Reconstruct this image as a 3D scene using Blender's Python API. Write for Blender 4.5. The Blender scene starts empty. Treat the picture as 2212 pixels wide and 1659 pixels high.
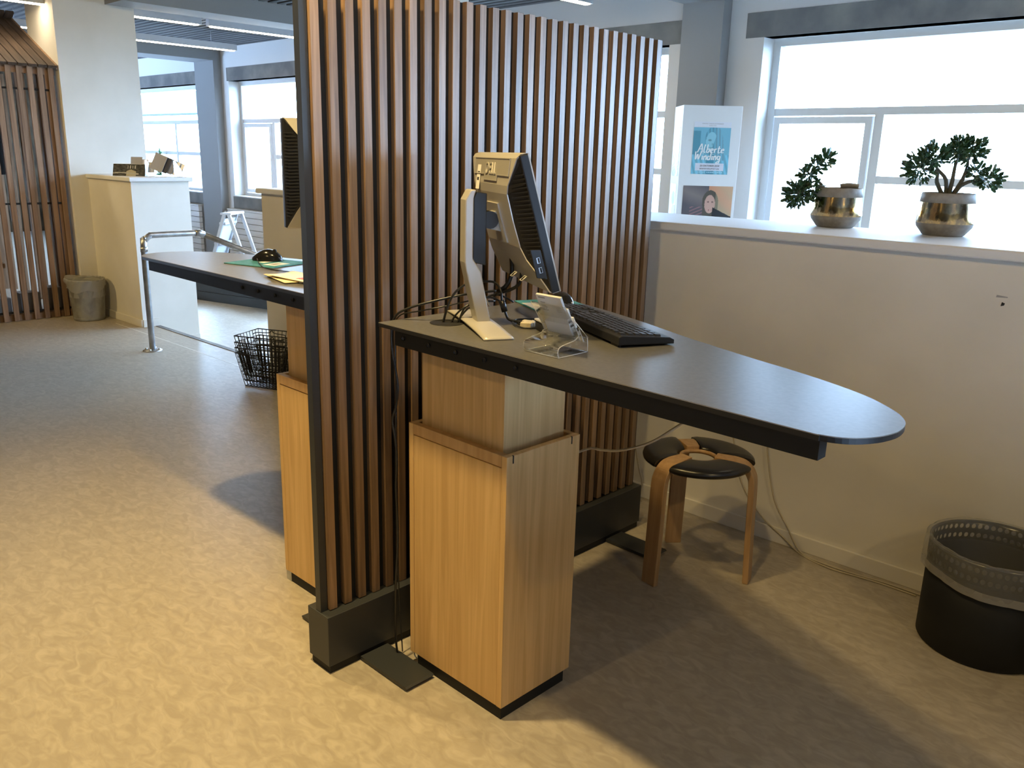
import bpy, math, random
import numpy as np
from mathutils import Vector, Matrix

S = bpy.context.scene
COL = S.collection
PI = math.pi
rnd = random.Random(7)

# ------------------------------------------------------------------ camera, sky, lamps, exposure
cam_d = bpy.data.cameras.new('camera')
cam = bpy.data.objects.new('camera', cam_d)
COL.objects.link(cam)
S.camera = cam
FPX = 1823.0
cam_d.sensor_fit = 'HORIZONTAL'
cam_d.sensor_width = 36.0
cam_d.lens = 36.0 * FPX / 2212.0
cam_d.clip_start = 0.02
cam_d.clip_end = 200
fwd = Vector((-0.67105767, 0.69368809, -0.26168386))
rgt = Vector((0.71368922, 0.7000006, 0.02543317))
dwn = Vector((0.20082155, -0.16969383, -0.96481849))
cam.matrix_world = Matrix(((rgt.x, -dwn.x, -fwd.x, 0), (rgt.y, -dwn.y, -fwd.y, 0),
                           (rgt.z, -dwn.z, -fwd.z, 1.45), (0, 0, 0, 1)))

w = bpy.data.worlds.new('sky')
S.world = w
w.use_nodes = True
bg = w.node_tree.nodes['Background']
bg.inputs[0].default_value = (0.45, 0.66, 1.0, 1)
bg.inputs[1].default_value = 32.0

WARM = (1.0, 0.72, 0.30)
def spot(x, y, z, power, angle, blend, tx, ty, tz=0.0, size=0.045):
    d = bpy.data.lights.new('track_or_fill_spot', 'SPOT')
    d.energy = power; d.color = WARM; d.spot_size = math.radians(angle); d.spot_blend = blend
    d.shadow_soft_size = size
    o = bpy.data.objects.new('track_or_fill_spot', d)
    COL.objects.link(o)
    o.location = (x, y, z)
    o.rotation_euler = Vector((tx - x, ty - y, tz - z)).to_track_quat('-Z', 'Y').to_euler()
    return o
# warm spots on a ceiling track in front of the half wall, then added fill spots
spot(-1.0, 0.93, 2.70, 62, 165, 0.6, -1.0, 1.2)
spot(-1.76, 0.95, 2.70, 260, 105, 1.0, -1.85, 0.6)
spot(-3.1, 0.93, 2.70, 170, 110, 1.0, -2.8, 0.6)
spot(-5.3, 0.93, 2.70, 130, 80, 1.0, -7.6, 2.9, 1.4)  # added fill, warms the face of the left column
spot(-7.3, -0.6, 2.60, 170, 52, 0.8, -7.15, 2.77, 0.75)  # added lamp aimed to warm the left half wall
spot(-5.2, 0.93, 2.70, 90, 62, 1.0, -4.75, 2.85, 0.7)  # added lamp, warms the half wall behind the left desk
spot(-1.6, -1.3, 2.70, 75, 120, 1.0, -2.0, -0.4)  # added weak fill for warm ambient light in the near area
spot(1.7, 0.93, 2.70, 70, 120, 1.0, 0.6, 2.95, 0.9)  # added warm fill for the right part of the half wall

vs = S.view_settings
vs.view_transform = 'Standard'; vs.look = 'None'; vs.exposure = 0.0; vs.gamma = 1.0
vs.use_curve_mapping = False
S.display_settings.display_device = 'sRGB'
S.cycles.max_bounces = 10
S.cycles.diffuse_bounces = 5
S.cycles.glossy_bounces = 4
S.cycles.transparent_max_bounces = 16
S.cycles.sample_clamp_indirect = 6.0
S.cycles.caustics_reflective = False
S.cycles.caustics_refractive = False

# ------------------------------------------------------------------ materials
def mat(name, col, rough=0.5, spec=0.5, metal=0.0, **kw):
    m = bpy.data.materials.new(name); m.use_nodes = True
    b = m.node_tree.nodes['Principled BSDF']
    b.inputs['Base Color'].default_value = (*col, 1)
    b.inputs['Roughness'].default_value = rough
    b.inputs['Specular IOR Level'].default_value = spec
    b.inputs['Metallic'].default_value = metal
    for k, v in kw.items():
        b.inputs[k.replace('_', ' ')].default_value = v
    return m

def mottle(m, c1, c2, scale=(5, 5, 5), detail=6, lo=0.35, hi=0.65, bump=0.0, distort=0.0, c3=None, vary=0.0):
    nt = m.node_tree; N = nt.nodes; L = nt.links; b = N['Principled BSDF']
    tc = N.new('ShaderNodeTexCoord'); mp = N.new('ShaderNodeMapping'); nz = N.new('ShaderNodeTexNoise')
    mp.inputs['Scale'].default_value = scale
    nz.inputs['Scale'].default_value = 1.0; nz.inputs['Detail'].default_value = detail
    nz.inputs['Distortion'].default_value = distort
    rp = N.new('ShaderNodeValToRGB')
    rp.color_ramp.elements[0].position = lo; rp.color_ramp.elements[0].color = (*c1, 1)
    rp.color_ramp.elements[1].position = hi; rp.color_ramp.elements[1].color = (*c2, 1)
    if c3:
        e = rp.color_ramp.elements.new((lo + hi) / 2); e.color = (*c3, 1)
    L.new(tc.outputs['Object'], mp.inputs['Vector']); L.new(mp.outputs['Vector'], nz.inputs['Vector'])
    L.new(nz.outputs['Fac'], rp.inputs['Fac'])
    out = rp.outputs['Color']
    if vary:
        oi = N.new('ShaderNodeObjectInfo'); hs = N.new('ShaderNodeHueSaturation'); mr = N.new('ShaderNodeMapRange')
        mr.inputs['To Min'].default_value = 1 - vary; mr.inputs['To Max'].default_value = 1 + vary
        L.new(oi.outputs['Random'], mr.inputs['Value']); L.new(mr.outputs['Result'], hs.inputs['Value'])
        L.new(out, hs.inputs['Color']); out = hs.outputs['Color']
        va = N.new('ShaderNodeVectorMath'); va.operation = 'ADD'
        L.new(tc.outputs['Object'], va.inputs[0]); 
        sc = N.new('ShaderNodeVectorMath'); sc.operation = 'SCALE'; sc.inputs['Scale'].default_value = 13.0
        cb = N.new('ShaderNodeCombineXYZ')
        for i in range(3): L.new(oi.outputs['Random'], cb.inputs[i])
        L.new(cb.outputs[0], sc.inputs[0]); L.new(sc.outputs[0], va.inputs[1]); L.new(va.outputs[0], mp.inputs['Vector'])
    L.new(out, b.inputs['Base Color'])
    if bump:
        bp = N.new('ShaderNodeBump'); bp.inputs['Strength'].default_value = bump; bp.inputs['Distance'].default_value = 0.002
        L.new(nz.outputs['Fac'], bp.inputs['Height']); L.new(bp.outputs['Normal'], b.inputs['Normal'])
    return m

M = {}
M['floor'] = mottle(mat('linoleum', (.4, .35, .28), 0.36, 0.42), (.34, .297, .235), (.44, .392, .318), (16, 30, 16), 10, .36, .68, 0.03, 1.2, (.385, .340, .272))
M['wall'] = mottle(mat('cream_paint', (.72, .68, .6), 0.6, 0.3), (.70, .67, .60), (.76, .73, .66), (3, 3, 3), 4)
M['dark_wall'] = mottle(mat('light_absorbing_wall', (.1, .08, .06), 0.8, 0.1), (.03, .022, .014), (.09, .065, .04), (30, 30, 4), 4)  # dark brown put on the unseen walls to cut daylight bounce
M['white'] = mat('white_paint', (.74, .75, .75), 0.55, 0.3)
M['frame'] = mat('window_paint', (.75, .77, .78), 0.4, 0.4)
M['greycol'] = mat('grey_paint', (.27, .28, .29), 0.6, 0.3)
M['concrete'] = mottle(mat('concrete', (.2, .2, .19), 0.8, 0.2), (.15, .15, .15), (.24, .235, .22), (4, 4, 4), 8)
M['black'] = mat('black_paint', (.012, .012, .012), 0.6, 0.3)
M['anthracite'] = mat('anthracite_steel', (.030, .033, .036), 0.42, 0.5)
M['slat'] = mottle(mat('oiled_slat_wood', (.2, .12, .07), 0.34, 0.6), (.15, .092, .052), (.30, .19, .11), (70, 70, 3), 7, .3, .7, 0.15, 0.6, (.22, .138, .078), 0.22)
M['oak'] = mottle(mat('oak_veneer', (.5, .32, .16), 0.45, 0.4), (.60, .375, .155), (.76, .51, .235), (55, 55, 2.2), 7, .3, .7, 0.05, 0.8, (.68, .445, .195), 0.04)
M['oak_dark'] = mottle(mat('oak_edge', (.45, .28, .13), 0.45, 0.4), (.52, .31, .13), (.66, .42, .19), (55, 55, 2.2), 7, .3, .7, 0.05)
M['beech'] = mottle(mat('bent_beech', (.45, .27, .13), 0.4, 0.45), (.38, .225, .10), (.50, .31, .15), (60, 60, 4), 5, .3, .7)
M['house'] = mottle(mat('playhouse_wood', (.24, .15, .09), 0.6, 0.3), (.19, .115, .065), (.33, .21, .13), (45, 45, 2.5), 6, .3, .7, 0.1, 0.4, None, 0.14)
M['roofwood_shaded'] = mottle(mat('shaded_playhouse_roof', (.07, .05, .038), 0.7, 0.2), (.045, .032, .024), (.09, .063, .047), (4, 45, 45), 5, .3, .7, 0.1, 0.3, None, 0.2)  # playhouse wood darkened: the roof's lack of light is put into its colour
M['laminate'] = mottle(mat('dark_laminate', (.1, .1, .095), 0.34, 0.22), (.088, .085, .080), (.105, .102, .095), (90, 90, 90), 3)
M['laminate_edge'] = mat('laminate_edge', (.34, .32, .28), 0.5, 0.4)
M['rubber'] = mat('black_plastic', (.014, .014, .015), 0.42, 0.45)
M['binblack'] = mat('matt_black_bin', (.011, .011, .011), 0.65, 0.3)
M['gloss_black'] = mat('gloss_black_plastic', (.012, .012, .013), 0.16, 0.5)
M['key'] = mat('key_plastic', (.022, .022, .022), 0.38, 0.5)
M['silver'] = mat('silver_plastic', (.46, .44, .40), 0.34, 0.5, 0.25)
M['silver_dark'] = mat('silver_plastic_recess', (.36, .345, .31), 0.4, 0.5, 0.25)
M['screen'] = mat('screen', (.01, .01, .012), 0.12, 0.5)
M['steel'] = mottle(mat('galvanised_steel', (.5, .52, .54), 0.34, 0.5, 0.9), (.42, .44, .46), (.58, .60, .62), (25, 25, 25), 5)
M['alu'] = mat('aluminium', (.62, .64, .68), 0.4, 0.5, 0.35)
M['leather'] = mat('black_leatherette', (.012, .011, .010), 0.28, 0.5)
M['cable'] = mat('cream_cable', (.46, .40, .29), 0.5, 0.4)
M['blackcable'] = mat('black_cable', (.012, .012, .012), 0.35, 0.5)
M['beige'] = mat('beige_plug', (.62, .55, .40), 0.45, 0.4)
M['teal'] = mottle(mat('mousepad_cloth', (.05, .22, .26), 0.6, 0.3), (.035, .17, .21), (.07, .27, .32), (30, 30, 30), 4)
M['paper'] = mat('paper', (.82, .78, .68), 0.7, 0.2)
M['whitepaper'] = mat('white_paper', (.82, .82, .80), 0.6, 0.2)
M['manila'] = mat('manila_paper', (.76, .65, .44), 0.7, 0.2)
M['darkprint'] = mat('dark_print', (.05, .05, .055), 0.5, 0.3)
M['greyprint'] = mat('grey_print', (.35, .34, .33), 0.5, 0.3)
M['red'] = mat('red_print', (.55, .08, .06), 0.5, 0.3)
M['leaf'] = mottle(mat('succulent_leaf', (.03, .09, .04), 0.35, 0.5), (.018, .055, .030), (.06, .14, .055), (40, 40, 40), 3)
M['stem'] = mat('woody_stem', (.10, .095, .07), 0.7, 0.3)
M['soil'] = mat('potting_soil', (.03, .022, .016), 0.9, 0.1)
M['ceramic'] = mottle(mat('grey_ceramic', (.3, .28, .26), 0.55, 0.4), (.26, .245, .225), (.36, .34, .31), (40, 40, 40), 5)
M['gold'] = mottle(mat('gold_glaze', (.75, .52, .22), 0.14, 0.5, 1.0), (.42, .33, .22), (.85, .62, .30), (45, 45, 25), 6, .4, .6, 0.5)
M['ceil'] = mat('ceiling_black', (.010, .012, .016), 0.9, 0.1)
M['baffle'] = mat('ceiling_baffle_grey', (.09, .092, .097), 0.6, 0.3)
M['led_body'] = mat('lamp_housing', (.52, .55, .60), 0.45, 0.4)
M['galv'] = mottle(mat('weathered_zinc', (.33, .33, .30), 0.45, 0.5, 0.5), (.25, .25, .225), (.40, .40, .36), (14, 14, 9), 5)
M['outside'] = mat('outdoor_paving', (.16, .155, .14), 0.8, 0.2)
M['canopy'] = mat('canopy_sheet', (.10, .14, .18), 0.6, 0.2)
M['green'] = mat('green_leaf', (.05, .16, .08), 0.5, 0.3)

def emit(name, col, strength):
    m = bpy.data.materials.new(name); m.use_nodes = True
    nt = m.node_tree; nt.nodes.clear()
    e = nt.nodes.new('ShaderNodeEmission'); o = nt.nodes.new('ShaderNodeOutputMaterial')
    e.inputs[0].default_value = (*col, 1); e.inputs[1].default_value = strength
    nt.links.new(e.outputs[0], o.inputs[0]); return m
M['led'] = emit('led_strip', (1.0, .82, .56), 50.0)

def sheet(name, col, opacity, rough, tint=(1, 1, 1), trans=0.5):
    """clear or milky sheet: fresnel gloss over (transparent + diffuse/translucent)"""
    m = bpy.data.materials.new(name); m.use_nodes = True
    nt = m.node_tree; N = nt.nodes; L = nt.links; N.clear()
    o = N.new('ShaderNodeOutputMaterial'); t = N.new('ShaderNodeBsdfTransparent'); t.inputs[0].default_value = (*tint, 1)
    d = N.new('ShaderNodeBsdfDiffuse'); d.inputs[0].default_value = (*col, 1)
    tl = N.new('ShaderNodeBsdfTranslucent'); tl.inputs[0].default_value = (*col, 1)
    m1 = N.new('ShaderNodeMixShader'); m1.inputs[0].default_value = trans
    L.new(d.outputs[0], m1.inputs[1]); L.new(tl.outputs[0], m1.inputs[2])
    m2 = N.new('ShaderNodeMixShader'); m2.inputs[0].default_value = opacity
    L.new(t.outputs[0], m2.inputs[1]); L.new(m1.outputs[0], m2.inputs[2])
    g = N.new('ShaderNodeBsdfGlossy'); g.inputs['Roughness'].default_value = rough
    f = N.new('ShaderNodeFresnel'); ge = N.new('ShaderNodeNewGeometry'); mi = N.new('ShaderNodeMapRange')
    mi.inputs['To Min'].default_value = 1.45; mi.inputs['To Max'].default_value = 1 / 1.45   # thin sheet: same reflectance from both faces
    L.new(ge.outputs['Backfacing'], mi.inputs['Value']); L.new(mi.outputs['Result'], f.inputs[0])
    m3 = N.new('ShaderNodeMixShader'); L.new(f.outputs[0], m3.inputs[0]); L.new(m2.outputs[0], m3.inputs[1]); L.new(g.outputs[0], m3.inputs[2])
    L.new(m3.outputs[0], o.inputs[0]); return m
M['glass'] = sheet('window_glass', (.9, .95, 1), 0.0, 0.0, (.97, .99, .98))
M['acrylic'] = sheet('clear_acrylic', (.9, .9, .9), 0.05, 0.03, (.96, .97, .97))
M['acrylic_edge'] = sheet('acrylic_edge', (.9, .9, .88), 0.7, 0.1)
M['bag'] = sheet('thin_plastic_film', (.75, .75, .72), 0.26, 0.22)
M['bag_hem'] = sheet('plastic_film_hem', (.7, .68, .63), 0.62, 0.3)
M['bagwhite'] = sheet('milky_plastic_film', (.72, .71, .67), 0.5, 0.3)

def printmat(name, rough=0.45):
    m = bpy.data.materials.new(name); m.use_nodes = True
    nt = m.node_tree; a = nt.nodes.new('ShaderNodeAttribute'); a.attribute_name = 'Col'
    b = nt.nodes['Principled BSDF']; b.inputs['Roughness'].default_value = rough
    b.inputs['Specular IOR Level'].default_value = 0.3
    nt.links.new(a.outputs['Color'], b.inputs['Base Color']); return m
M['print'] = printmat('printed_sheet')

# ------------------------------------------------------------------ mesh helpers
class MB:
    def __init__(s): s.v = []; s.f = []; s.sm = []
    def add(s, vs_, fs_, smooth=False):
        k = len(s.v); s.v += [tuple(p) for p in vs_]
        for f in fs_: s.f.append([i + k for i in f]); s.sm.append(smooth)
        return s
    def box(s, x0, x1, y0, y1, z0, z1):
        return s.add([(x0, y0, z0), (x1, y0, z0), (x1, y1, z0), (x0, y1, z0), (x0, y0, z1), (x1, y0, z1), (x1, y1, z1), (x0, y1, z1)],
                     [(3, 2, 1, 0), (4, 5, 6, 7), (0, 1, 5, 4), (1, 2, 6, 5), (2, 3, 7, 6), (3, 0, 4, 7)])
    def hexa(s, p):  # 8 points: bottom ring, top ring
        return s.add(p, [(3, 2, 1, 0), (4, 5, 6, 7), (0, 1, 5, 4), (1, 2, 6, 5), (2, 3, 7, 6), (3, 0, 4, 7)])
    def prism(s, poly, axis, a, b, smooth=False):
        """polygon in the two other axes, extruded along axis from a to b"""
        def P(p, t):
            return {'x': (t, p[0], p[1]), 'y': (p[0], t, p[1]), 'z': (p[0], p[1], t)}[axis]
        n = len(poly)
        vs_ = [P(p, a) for p in poly] + [P(p, b) for p in poly]
        fs_ = [(i, (i + 1) % n, n + (i + 1) % n, n + i) for i in range(n)]
        s.add(vs_, fs_, smooth)
        k = len(s.v) - 2 * n
        s.f.append([k + i for i in range(n)][::-1]); s.f.append([k + n + i for i in range(n)]); s.sm += [False, False]
        return s
    def tube(s, pts, r, n=8, closed=False, caps=True, sub=0, sx=1.0):
        pts = [Vector(p) for p in pts]
        if sub: pts = catmull(pts, sub, closed)
        rs = r if isinstance(r, (list, tuple)) else None
        up = None; rings = []
        m = len(pts)
        for i, p in enumerate(pts):
            if closed: t = pts[(i + 1) % m] - pts[i - 1]
            else: t = pts[min(i + 1, m - 1)] - pts[max(i - 1, 0)]
            t.normalize()
            if up is None:
                up = t.cross(Vector((0, 0, 1)) if abs(t.z) < 0.9 else Vector((1, 0, 0))).normalized()
            up = (up - t * up.dot(t)).normalized()
            b = t.cross(up)
            rr = (rs[0] + (rs[-1] - rs[0]) * i / (m - 1)) if rs else r
            rings.append([p + (up * math.cos(2 * PI * k / n) * sx + b * math.sin(2 * PI * k / n)) * rr for k in range(n)])
        vs_ = [q for rg in rings for q in rg]; fs_ = []
        for i in range(m if closed else m - 1):
            j = (i + 1) % m
            for k in range(n): fs_.append((i * n + k, i * n + (k + 1) % n, j * n + (k + 1) % n, j * n + k))
        s.add(vs_, fs_, True)
        if caps and not closed:
            k0 = len(s.v) - m * n
            s.f.append([k0 + k for k in range(n)][::-1]); s.f.append([k0 + (m - 1) * n + k for k in range(n)]); s.sm += [False, False]
        return s
    def lathe(s, prof, n=32, cx=0, cy=0, smooth=True):
        """profile [(r, z)] about a vertical axis"""
        vs_ = []; fs_ = []
        for r, z in prof:
            vs_ += [(cx + r * math.cos(2 * PI * k / n), cy + r * math.sin(2 * PI * k / n), z) for k in range(n)]
        for i in range(len(prof) - 1):
            for k in range(n): fs_.append((i * n + k, i * n + (k + 1) % n, (i + 1) * n + (k + 1) % n, (i + 1) * n + k))
        return s.add(vs_, fs_, smooth)
    def grid(s, fn, nu, nv, smooth=True):
        vs_ = [fn(i / nu, j / nv) for j in range(nv + 1) for i in range(nu + 1)]
        fs_ = [(j * (nu + 1) + i, j * (nu + 1) + i + 1, (j + 1) * (nu + 1) + i + 1, (j + 1) * (nu + 1) + i) for j in range(nv) for i in range(nu)]
        return s.add(vs_, fs_, smooth)
    def xf(s, m):
        s.v = [tuple(m @ Vector(p)) for p in s.v]; return s
    def mesh(s, name, m):
        me = bpy.data.meshes.new(name); me.from_pydata(s.v, [], s.f)
        me.polygons.foreach_set('use_smooth', s.sm); me.update()
        if m: me.materials.append(M[m] if isinstance(m, str) else m)
        return me
    def build(s, name, m, parent=None, loc=None, bevel=0, solid=0, label=None):
        return put(name, s.mesh(name, m), parent, loc, bevel, solid, label)

def put(name, me, parent=None, loc=None, bevel=0, solid=0, label=None):
    o = bpy.data.objects.new(name, me); COL.objects.link(o)
    if parent: o.parent = parent
    if loc: o.location = loc
    if solid:
        md = o.modifiers.new('solid', 'SOLIDIFY'); md.thickness = solid; md.offset = 0
    if bevel:
        md = o.modifiers.new('bevel', 'BEVEL'); md.width = bevel; md.segments = 2; md.limit_method = 'ANGLE'
    if label: o['label'] = label
    return o

def catmull(pts, sub, closed=False):
    out = []; m = len(pts)
    g = (lambda i: pts[i % m]) if closed else (lambda i: pts[max(0, min(m - 1, i))])
    for i in range(m if closed else m - 1):
        p0, p1, p2, p3 = g(i - 1), g(i), g(i + 1), g(i + 2)
        for k in range(sub):
            t = k / sub
            out.append(0.5 * ((2 * p1) + (p2 - p0) * t + (2 * p0 - 5 * p1 + 4 * p2 - p3) * t * t + (3 * p1 - p0 - 3 * p2 + p3) * t ** 3))
    if not closed: out.append(pts[-1].copy())
    return out

def tag(o, label, cat, group=None):
    o['label'] = label; o['category'] = cat
    if group: o['group'] = group
    return o
def thing(name, label, cat, loc=(0, 0, 0), rz=0.0, group=None):
    o = bpy.data.objects.new(name, None); COL.objects.link(o)
    o.location = loc; o.rotation_euler = (0, 0, rz); o.empty_display_size = 0.1
    return tag(o, label, cat, group)
def struct(o): o['kind'] = 'structure'; return o
def kids(o): return [c for c in bpy.data.objects if c.parent == o]
def dup(o, parent=None):
    c = o.copy(); COL.objects.link(c); c.parent = parent
    for k in kids(o): dup(k, c)
    return c
def text(name, body, size, m, parent, mw, extrude=0.0004, shear=0.0, align='CENTER', label=None):
    cu = bpy.data.curves.new(name, 'FONT'); cu.body = body; cu.size = size; cu.align_x = align; cu.shear = shear
    cu.extrude = extrude; cu.resolution_u = 3
    t = bpy.data.objects.new('tmp', cu); COL.objects.link(t)
    bpy.context.view_layer.update()
    me = bpy.data.meshes.new_from_object(t.evaluated_get(bpy.context.evaluated_depsgraph_get()))
    bpy.data.objects.remove(t); me.materials.clear(); me.materials.append(M[m])
    o = put(name, me, parent); o.matrix_local = mw
    if label: o['label'] = label
    return o
def frame_mat(origin, ux, uy):
    ux = Vector(ux).normalized(); uy = Vector(uy).normalized(); uz = ux.cross(uy)
    return Matrix(((ux.x, uy.x, uz.x, origin[0]), (ux.y, uy.y, uz.y, origin[1]), (ux.z, uy.z, uz.z, origin[2]), (0, 0, 0, 1)))
def printed(name, w_, h_, nx, ny, fn, parent=None, mw=None, thick=0.0006):
    """a flat printed sheet: colours from fn(u, v) stored on the mesh; u right, v up"""
    vs_ = [(w_ * i / nx, h_ * j / ny, 0) for j in range(ny + 1) for i in range(nx + 1)]
    fs_ = [(j * (nx + 1) + i, j * (nx + 1) + i + 1, (j + 1) * (nx + 1) + i + 1, (j + 1) * (nx + 1) + i) for j in range(ny) for i in range(nx)]
    me = bpy.data.meshes.new(name); me.from_pydata(vs_, [], fs_)
    at = me.color_attributes.new('Col', 'FLOAT_COLOR', 'CORNER')
    arr = np.empty((len(fs_) * 4, 4), dtype=np.float32); k = 0
    for j in range(ny):
        for i in range(nx):
            c = fn((i + .5) / nx, (j + .5) / ny)
            arr[k:k + 4] = (*c, 1); k += 4
    at.data.foreach_set('color', arr.ravel()); me.materials.append(M['print'])
    o = put(name, me, parent)
    if mw is not None: o.matrix_local = mw
    md = o.modifiers.new('solid', 'SOLIDIFY'); md.thickness = thick; md.offset = -1
    return o

# ------------------------------------------------------------------ room shell
WZ = 0.0
LOW = -0.19            # the hall behind the half wall lies one step lower
def wy(x): return 2.985 + 0.029 * x - 0.0   # front face of the half wall
def wline(x): return 2.950 + 0.029 * (x + 1.2)

# upper floor: ends at the step behind the half wall
f = MB().prism([(-13, -4), (3.2, -4), (3.2, wline(3.2) + .13), (-13, wline(-13) + .13)], 'z', -0.19, 0.0)
floor_up = struct(f.build('floor', 'floor'))
struct(MB().box(-18, 6, 2.0, 5.81, LOW - .1, LOW).build('floor_hall', 'floor'))
nose = MB().prism([(-6.93, wline(-6.93) + .095), (-5.03, wline(-5.03) + .095), (-5.03, wline(-5.03) + .135), (-6.93, wline(-6.93) + .135)], 'z', 0.0, 0.004)
nose.build('step_edge_strip', 'concrete', floor_up)
seam = MB().prism([(-7.25, wline(-7.25) - .098), (-2.6, wline(-2.6) - .098), (-2.6, wline(-2.6) - .09), (-7.25, wline(-7.25) - .09)], 'z', 0.0, 0.0006)
seam.build('seam_weld', 'wall', floor_up)

struct(MB().box(-18.2, -18, -4, 6.0, LOW - .1, 3.0).build('wall_left', 'dark_wall'))
struct(MB().box(6, 6.2, -4, 6.0, LOW - .1, 3.0).build('wall_right', 'dark_wall'))
struct(MB().box(-18.2, 6.2, -4.2, -4, LOW - .1, 3.0).build('wall_back', 'dark_wall'))

# half walls with their caps and baseboards
def half_wall(nm, x0, x1, ends):
    y0, y1 = wline(x0), wline(x1); d = 0.475
    o = struct(MB().prism([(x0, y0), (x1, y1), (x1, y1 + d), (x0, y0 + d)], 'z', LOW, 1.172).build(nm, 'wall'))
    a, b = ends
    c = MB().prism([(x0 - a, y0 - .022), (x1 + b, y1 - .022), (x1 + b, y1 + d + .022), (x0 - a, y0 + d + .022)], 'z', 1.172, 1.205)
    c.build('cap', 'white', o, bevel=0.006)
    return o
hw = half_wall('wall_half_right', -5.03, 3.2, (.035, 0))
hl = half_wall('wall_half_left', -7.76, -6.94, (0, .035))
def skirting(nm, pts, z0=0.0, h=0.062, t=0.012):
    m = MB()
    (xa, ya), (xb, yb) = pts
    d = Vector((xb - xa, yb - ya, 0)).normalized(); n = Vector((d.y, -d.x, 0)) * t
    m.prism([(xa, ya), (xa + n.x, ya + n.y), (xb + n.x, yb + n.y), (xb, yb)], 'z', z0, z0 + h)
    return struct(m.build(nm, 'wall', bevel=0.002))
skirting('baseboard_right', [(-5.03, wline(-5.03)), (3.2, wline(3.2))])
skirting('baseboard_left', [(-7.76, wline(-7.76)), (-6.94, wline(-6.94))])
skirting('baseboard_end', [(-6.94, wline(-6.94)), (-6.94, wline(-6.94) + .13)])
skirting('baseboard_step', [(-6.94, wline(-6.94) + .13), (-6.94, wline(-6.94) + .475)], LOW, .08)
h_ = MB().prism([(-.735, 1.030), (-.726, 1.033), (-.724, 1.040), (-.733, 1.043)], 'y', wline(-.73) - .0012, wline(-.73) + .002)
h_.build('screw_hole', 'black', hw)
MB().prism([(-.752, 1.056), (-.719, 1.058), (-.719, 1.061), (-.751, 1.064)], 'y', wline(-.73) - .001, wline(-.73) + .002).build('paint_scrape', 'greyprint', hw)

# big white columns at the half wall line
struct(MB().box(-8.42, -7.76, 2.62, 3.27, LOW, 2.96).build('column', 'wall'))
struct(MB().box(-4.14, -3.555, 2.62, 3.27, LOW, 2.96).build('column.001', 'wall'))

# window wall: piers, parapet, lintels, bands
WY, WT = 5.80, 0.30
OPEN = [(-3.22, 3.9), (-10.98, -4.02), (-17.6, -11.78)]
SILL, HEAD = 0.81, 2.30
wb = struct(MB().box(-18.2, 6.2, WY, WY + WT, LOW - .1, SILL).box(-18.2, 6.2, WY, WY + WT, HEAD, 3.0)
            .box(-4.02, -3.22, WY, WY + WT, SILL, HEAD).box(-11.78, -10.98, WY, WY + WT, SILL, HEAD)
            .box(-18.2, -17.6, WY, WY + WT, SILL, HEAD).box(3.9, 6.2, WY, WY + WT, SILL, HEAD).build('wall_window', 'white'))
k = 0
for (a, b) in [(-3.365, 4.1), (-11.02, -3.88), (-17.8, -11.72)]:
    k += 1
    struct(MB().box(a, b, WY - .004, WY + .12, HEAD, 2.467).build('trim_%d' % k, 'concrete'))
    k += 1
    struct(MB().box(a, b, WY - .004, WY + .12, .652, SILL).build('trim_%d' % k, 'concrete'))

def window(idx, x0, x1):
    y = WY + .15
    wn = bpy.data.objects.new('window_%d' % idx, None); COL.objects.link(wn); struct(wn)
    t = .055
    MB().box(x0, x0 + t, y, y + .07, SILL, HEAD).build('frame_post', 'frame', wn)
    MB().box(x1 - t, x1, y, y + .07, SILL, HEAD).build('frame_post', 'frame', wn)
    MB().box(x0 + t, x1 - t, y, y + .07, HEAD - .05, HEAD).build('frame_head', 'frame', wn)
    MB().box(x0 + t, x1 - t, y, y + .07, SILL, SILL + .05).build('frame_sill', 'frame', wn)
    MB().box(x0 - .0, x1 + .0, WY - .01, y, SILL, SILL + .012).build('inner_sill', 'white', wn)
    MB().box(x0 + t, x1 - t, y + .005, y + .065, 1.775, 1.825).build('transom', 'frame', wn)
    xs = [x0 + .82]
    while xs[-1] + 1.9 < x1: xs.append(xs[-1] + 1.9)
    for x in xs:
        MB().box(x - .03, x + .03, y + .005, y + .065, SILL + .05, 1.775).build('mullion', 'frame', wn)
    cells = [x0 + t] + xs + [x1 - t]
    for i in range(len(cells) - 1):
        a = cells[i] + (.03 if i else 0); b = cells[i + 1] - (.03 if i + 1 < len(cells) - 1 else 0)
        if b - a < .1: continue
        if i == 0:   # opening casement
            s_ = MB(); c = .045
            s_.box(a + .01, a + .01 + c, y - .01, y + .04, SILL + .06, 1.765).box(b - .01 - c, b - .01, y - .01, y + .04, SILL + .06, 1.765)
            s_.box(a + .01 + c, b - .01 - c, y - .01, y + .04, SILL + .06, SILL + .06 + c).box(a + .01 + c, b - .01 - c, y - .01, y + .04, 1.765 - c, 1.765)
            s_.build('casement_frame', 'frame', wn)
            MB().box(a + .055, b - .055, y + .012, y + .018, SILL + .105, 1.72).build('pane', 'glass', wn)
        else:
            MB().box(a, b, y + .01, y + .06, 1.325, 1.375).build('glazing_bar', 'frame', wn)
            MB().box(a, b, y + .03, y + .036, SILL + .05, 1.325).build('pane', 'glass', wn)
            MB().box(a, b, y + .03, y + .036, 1.375, 1.775).build('pane', 'glass', wn)
    MB().box(x0 + t, x1 - t, y + .03, y + .036, 1.825, HEAD - .05).build('pane', 'glass', wn)
    return wn
for i, (a, b) in enumerate(OPEN): window(i + 1, a, b)

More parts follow.
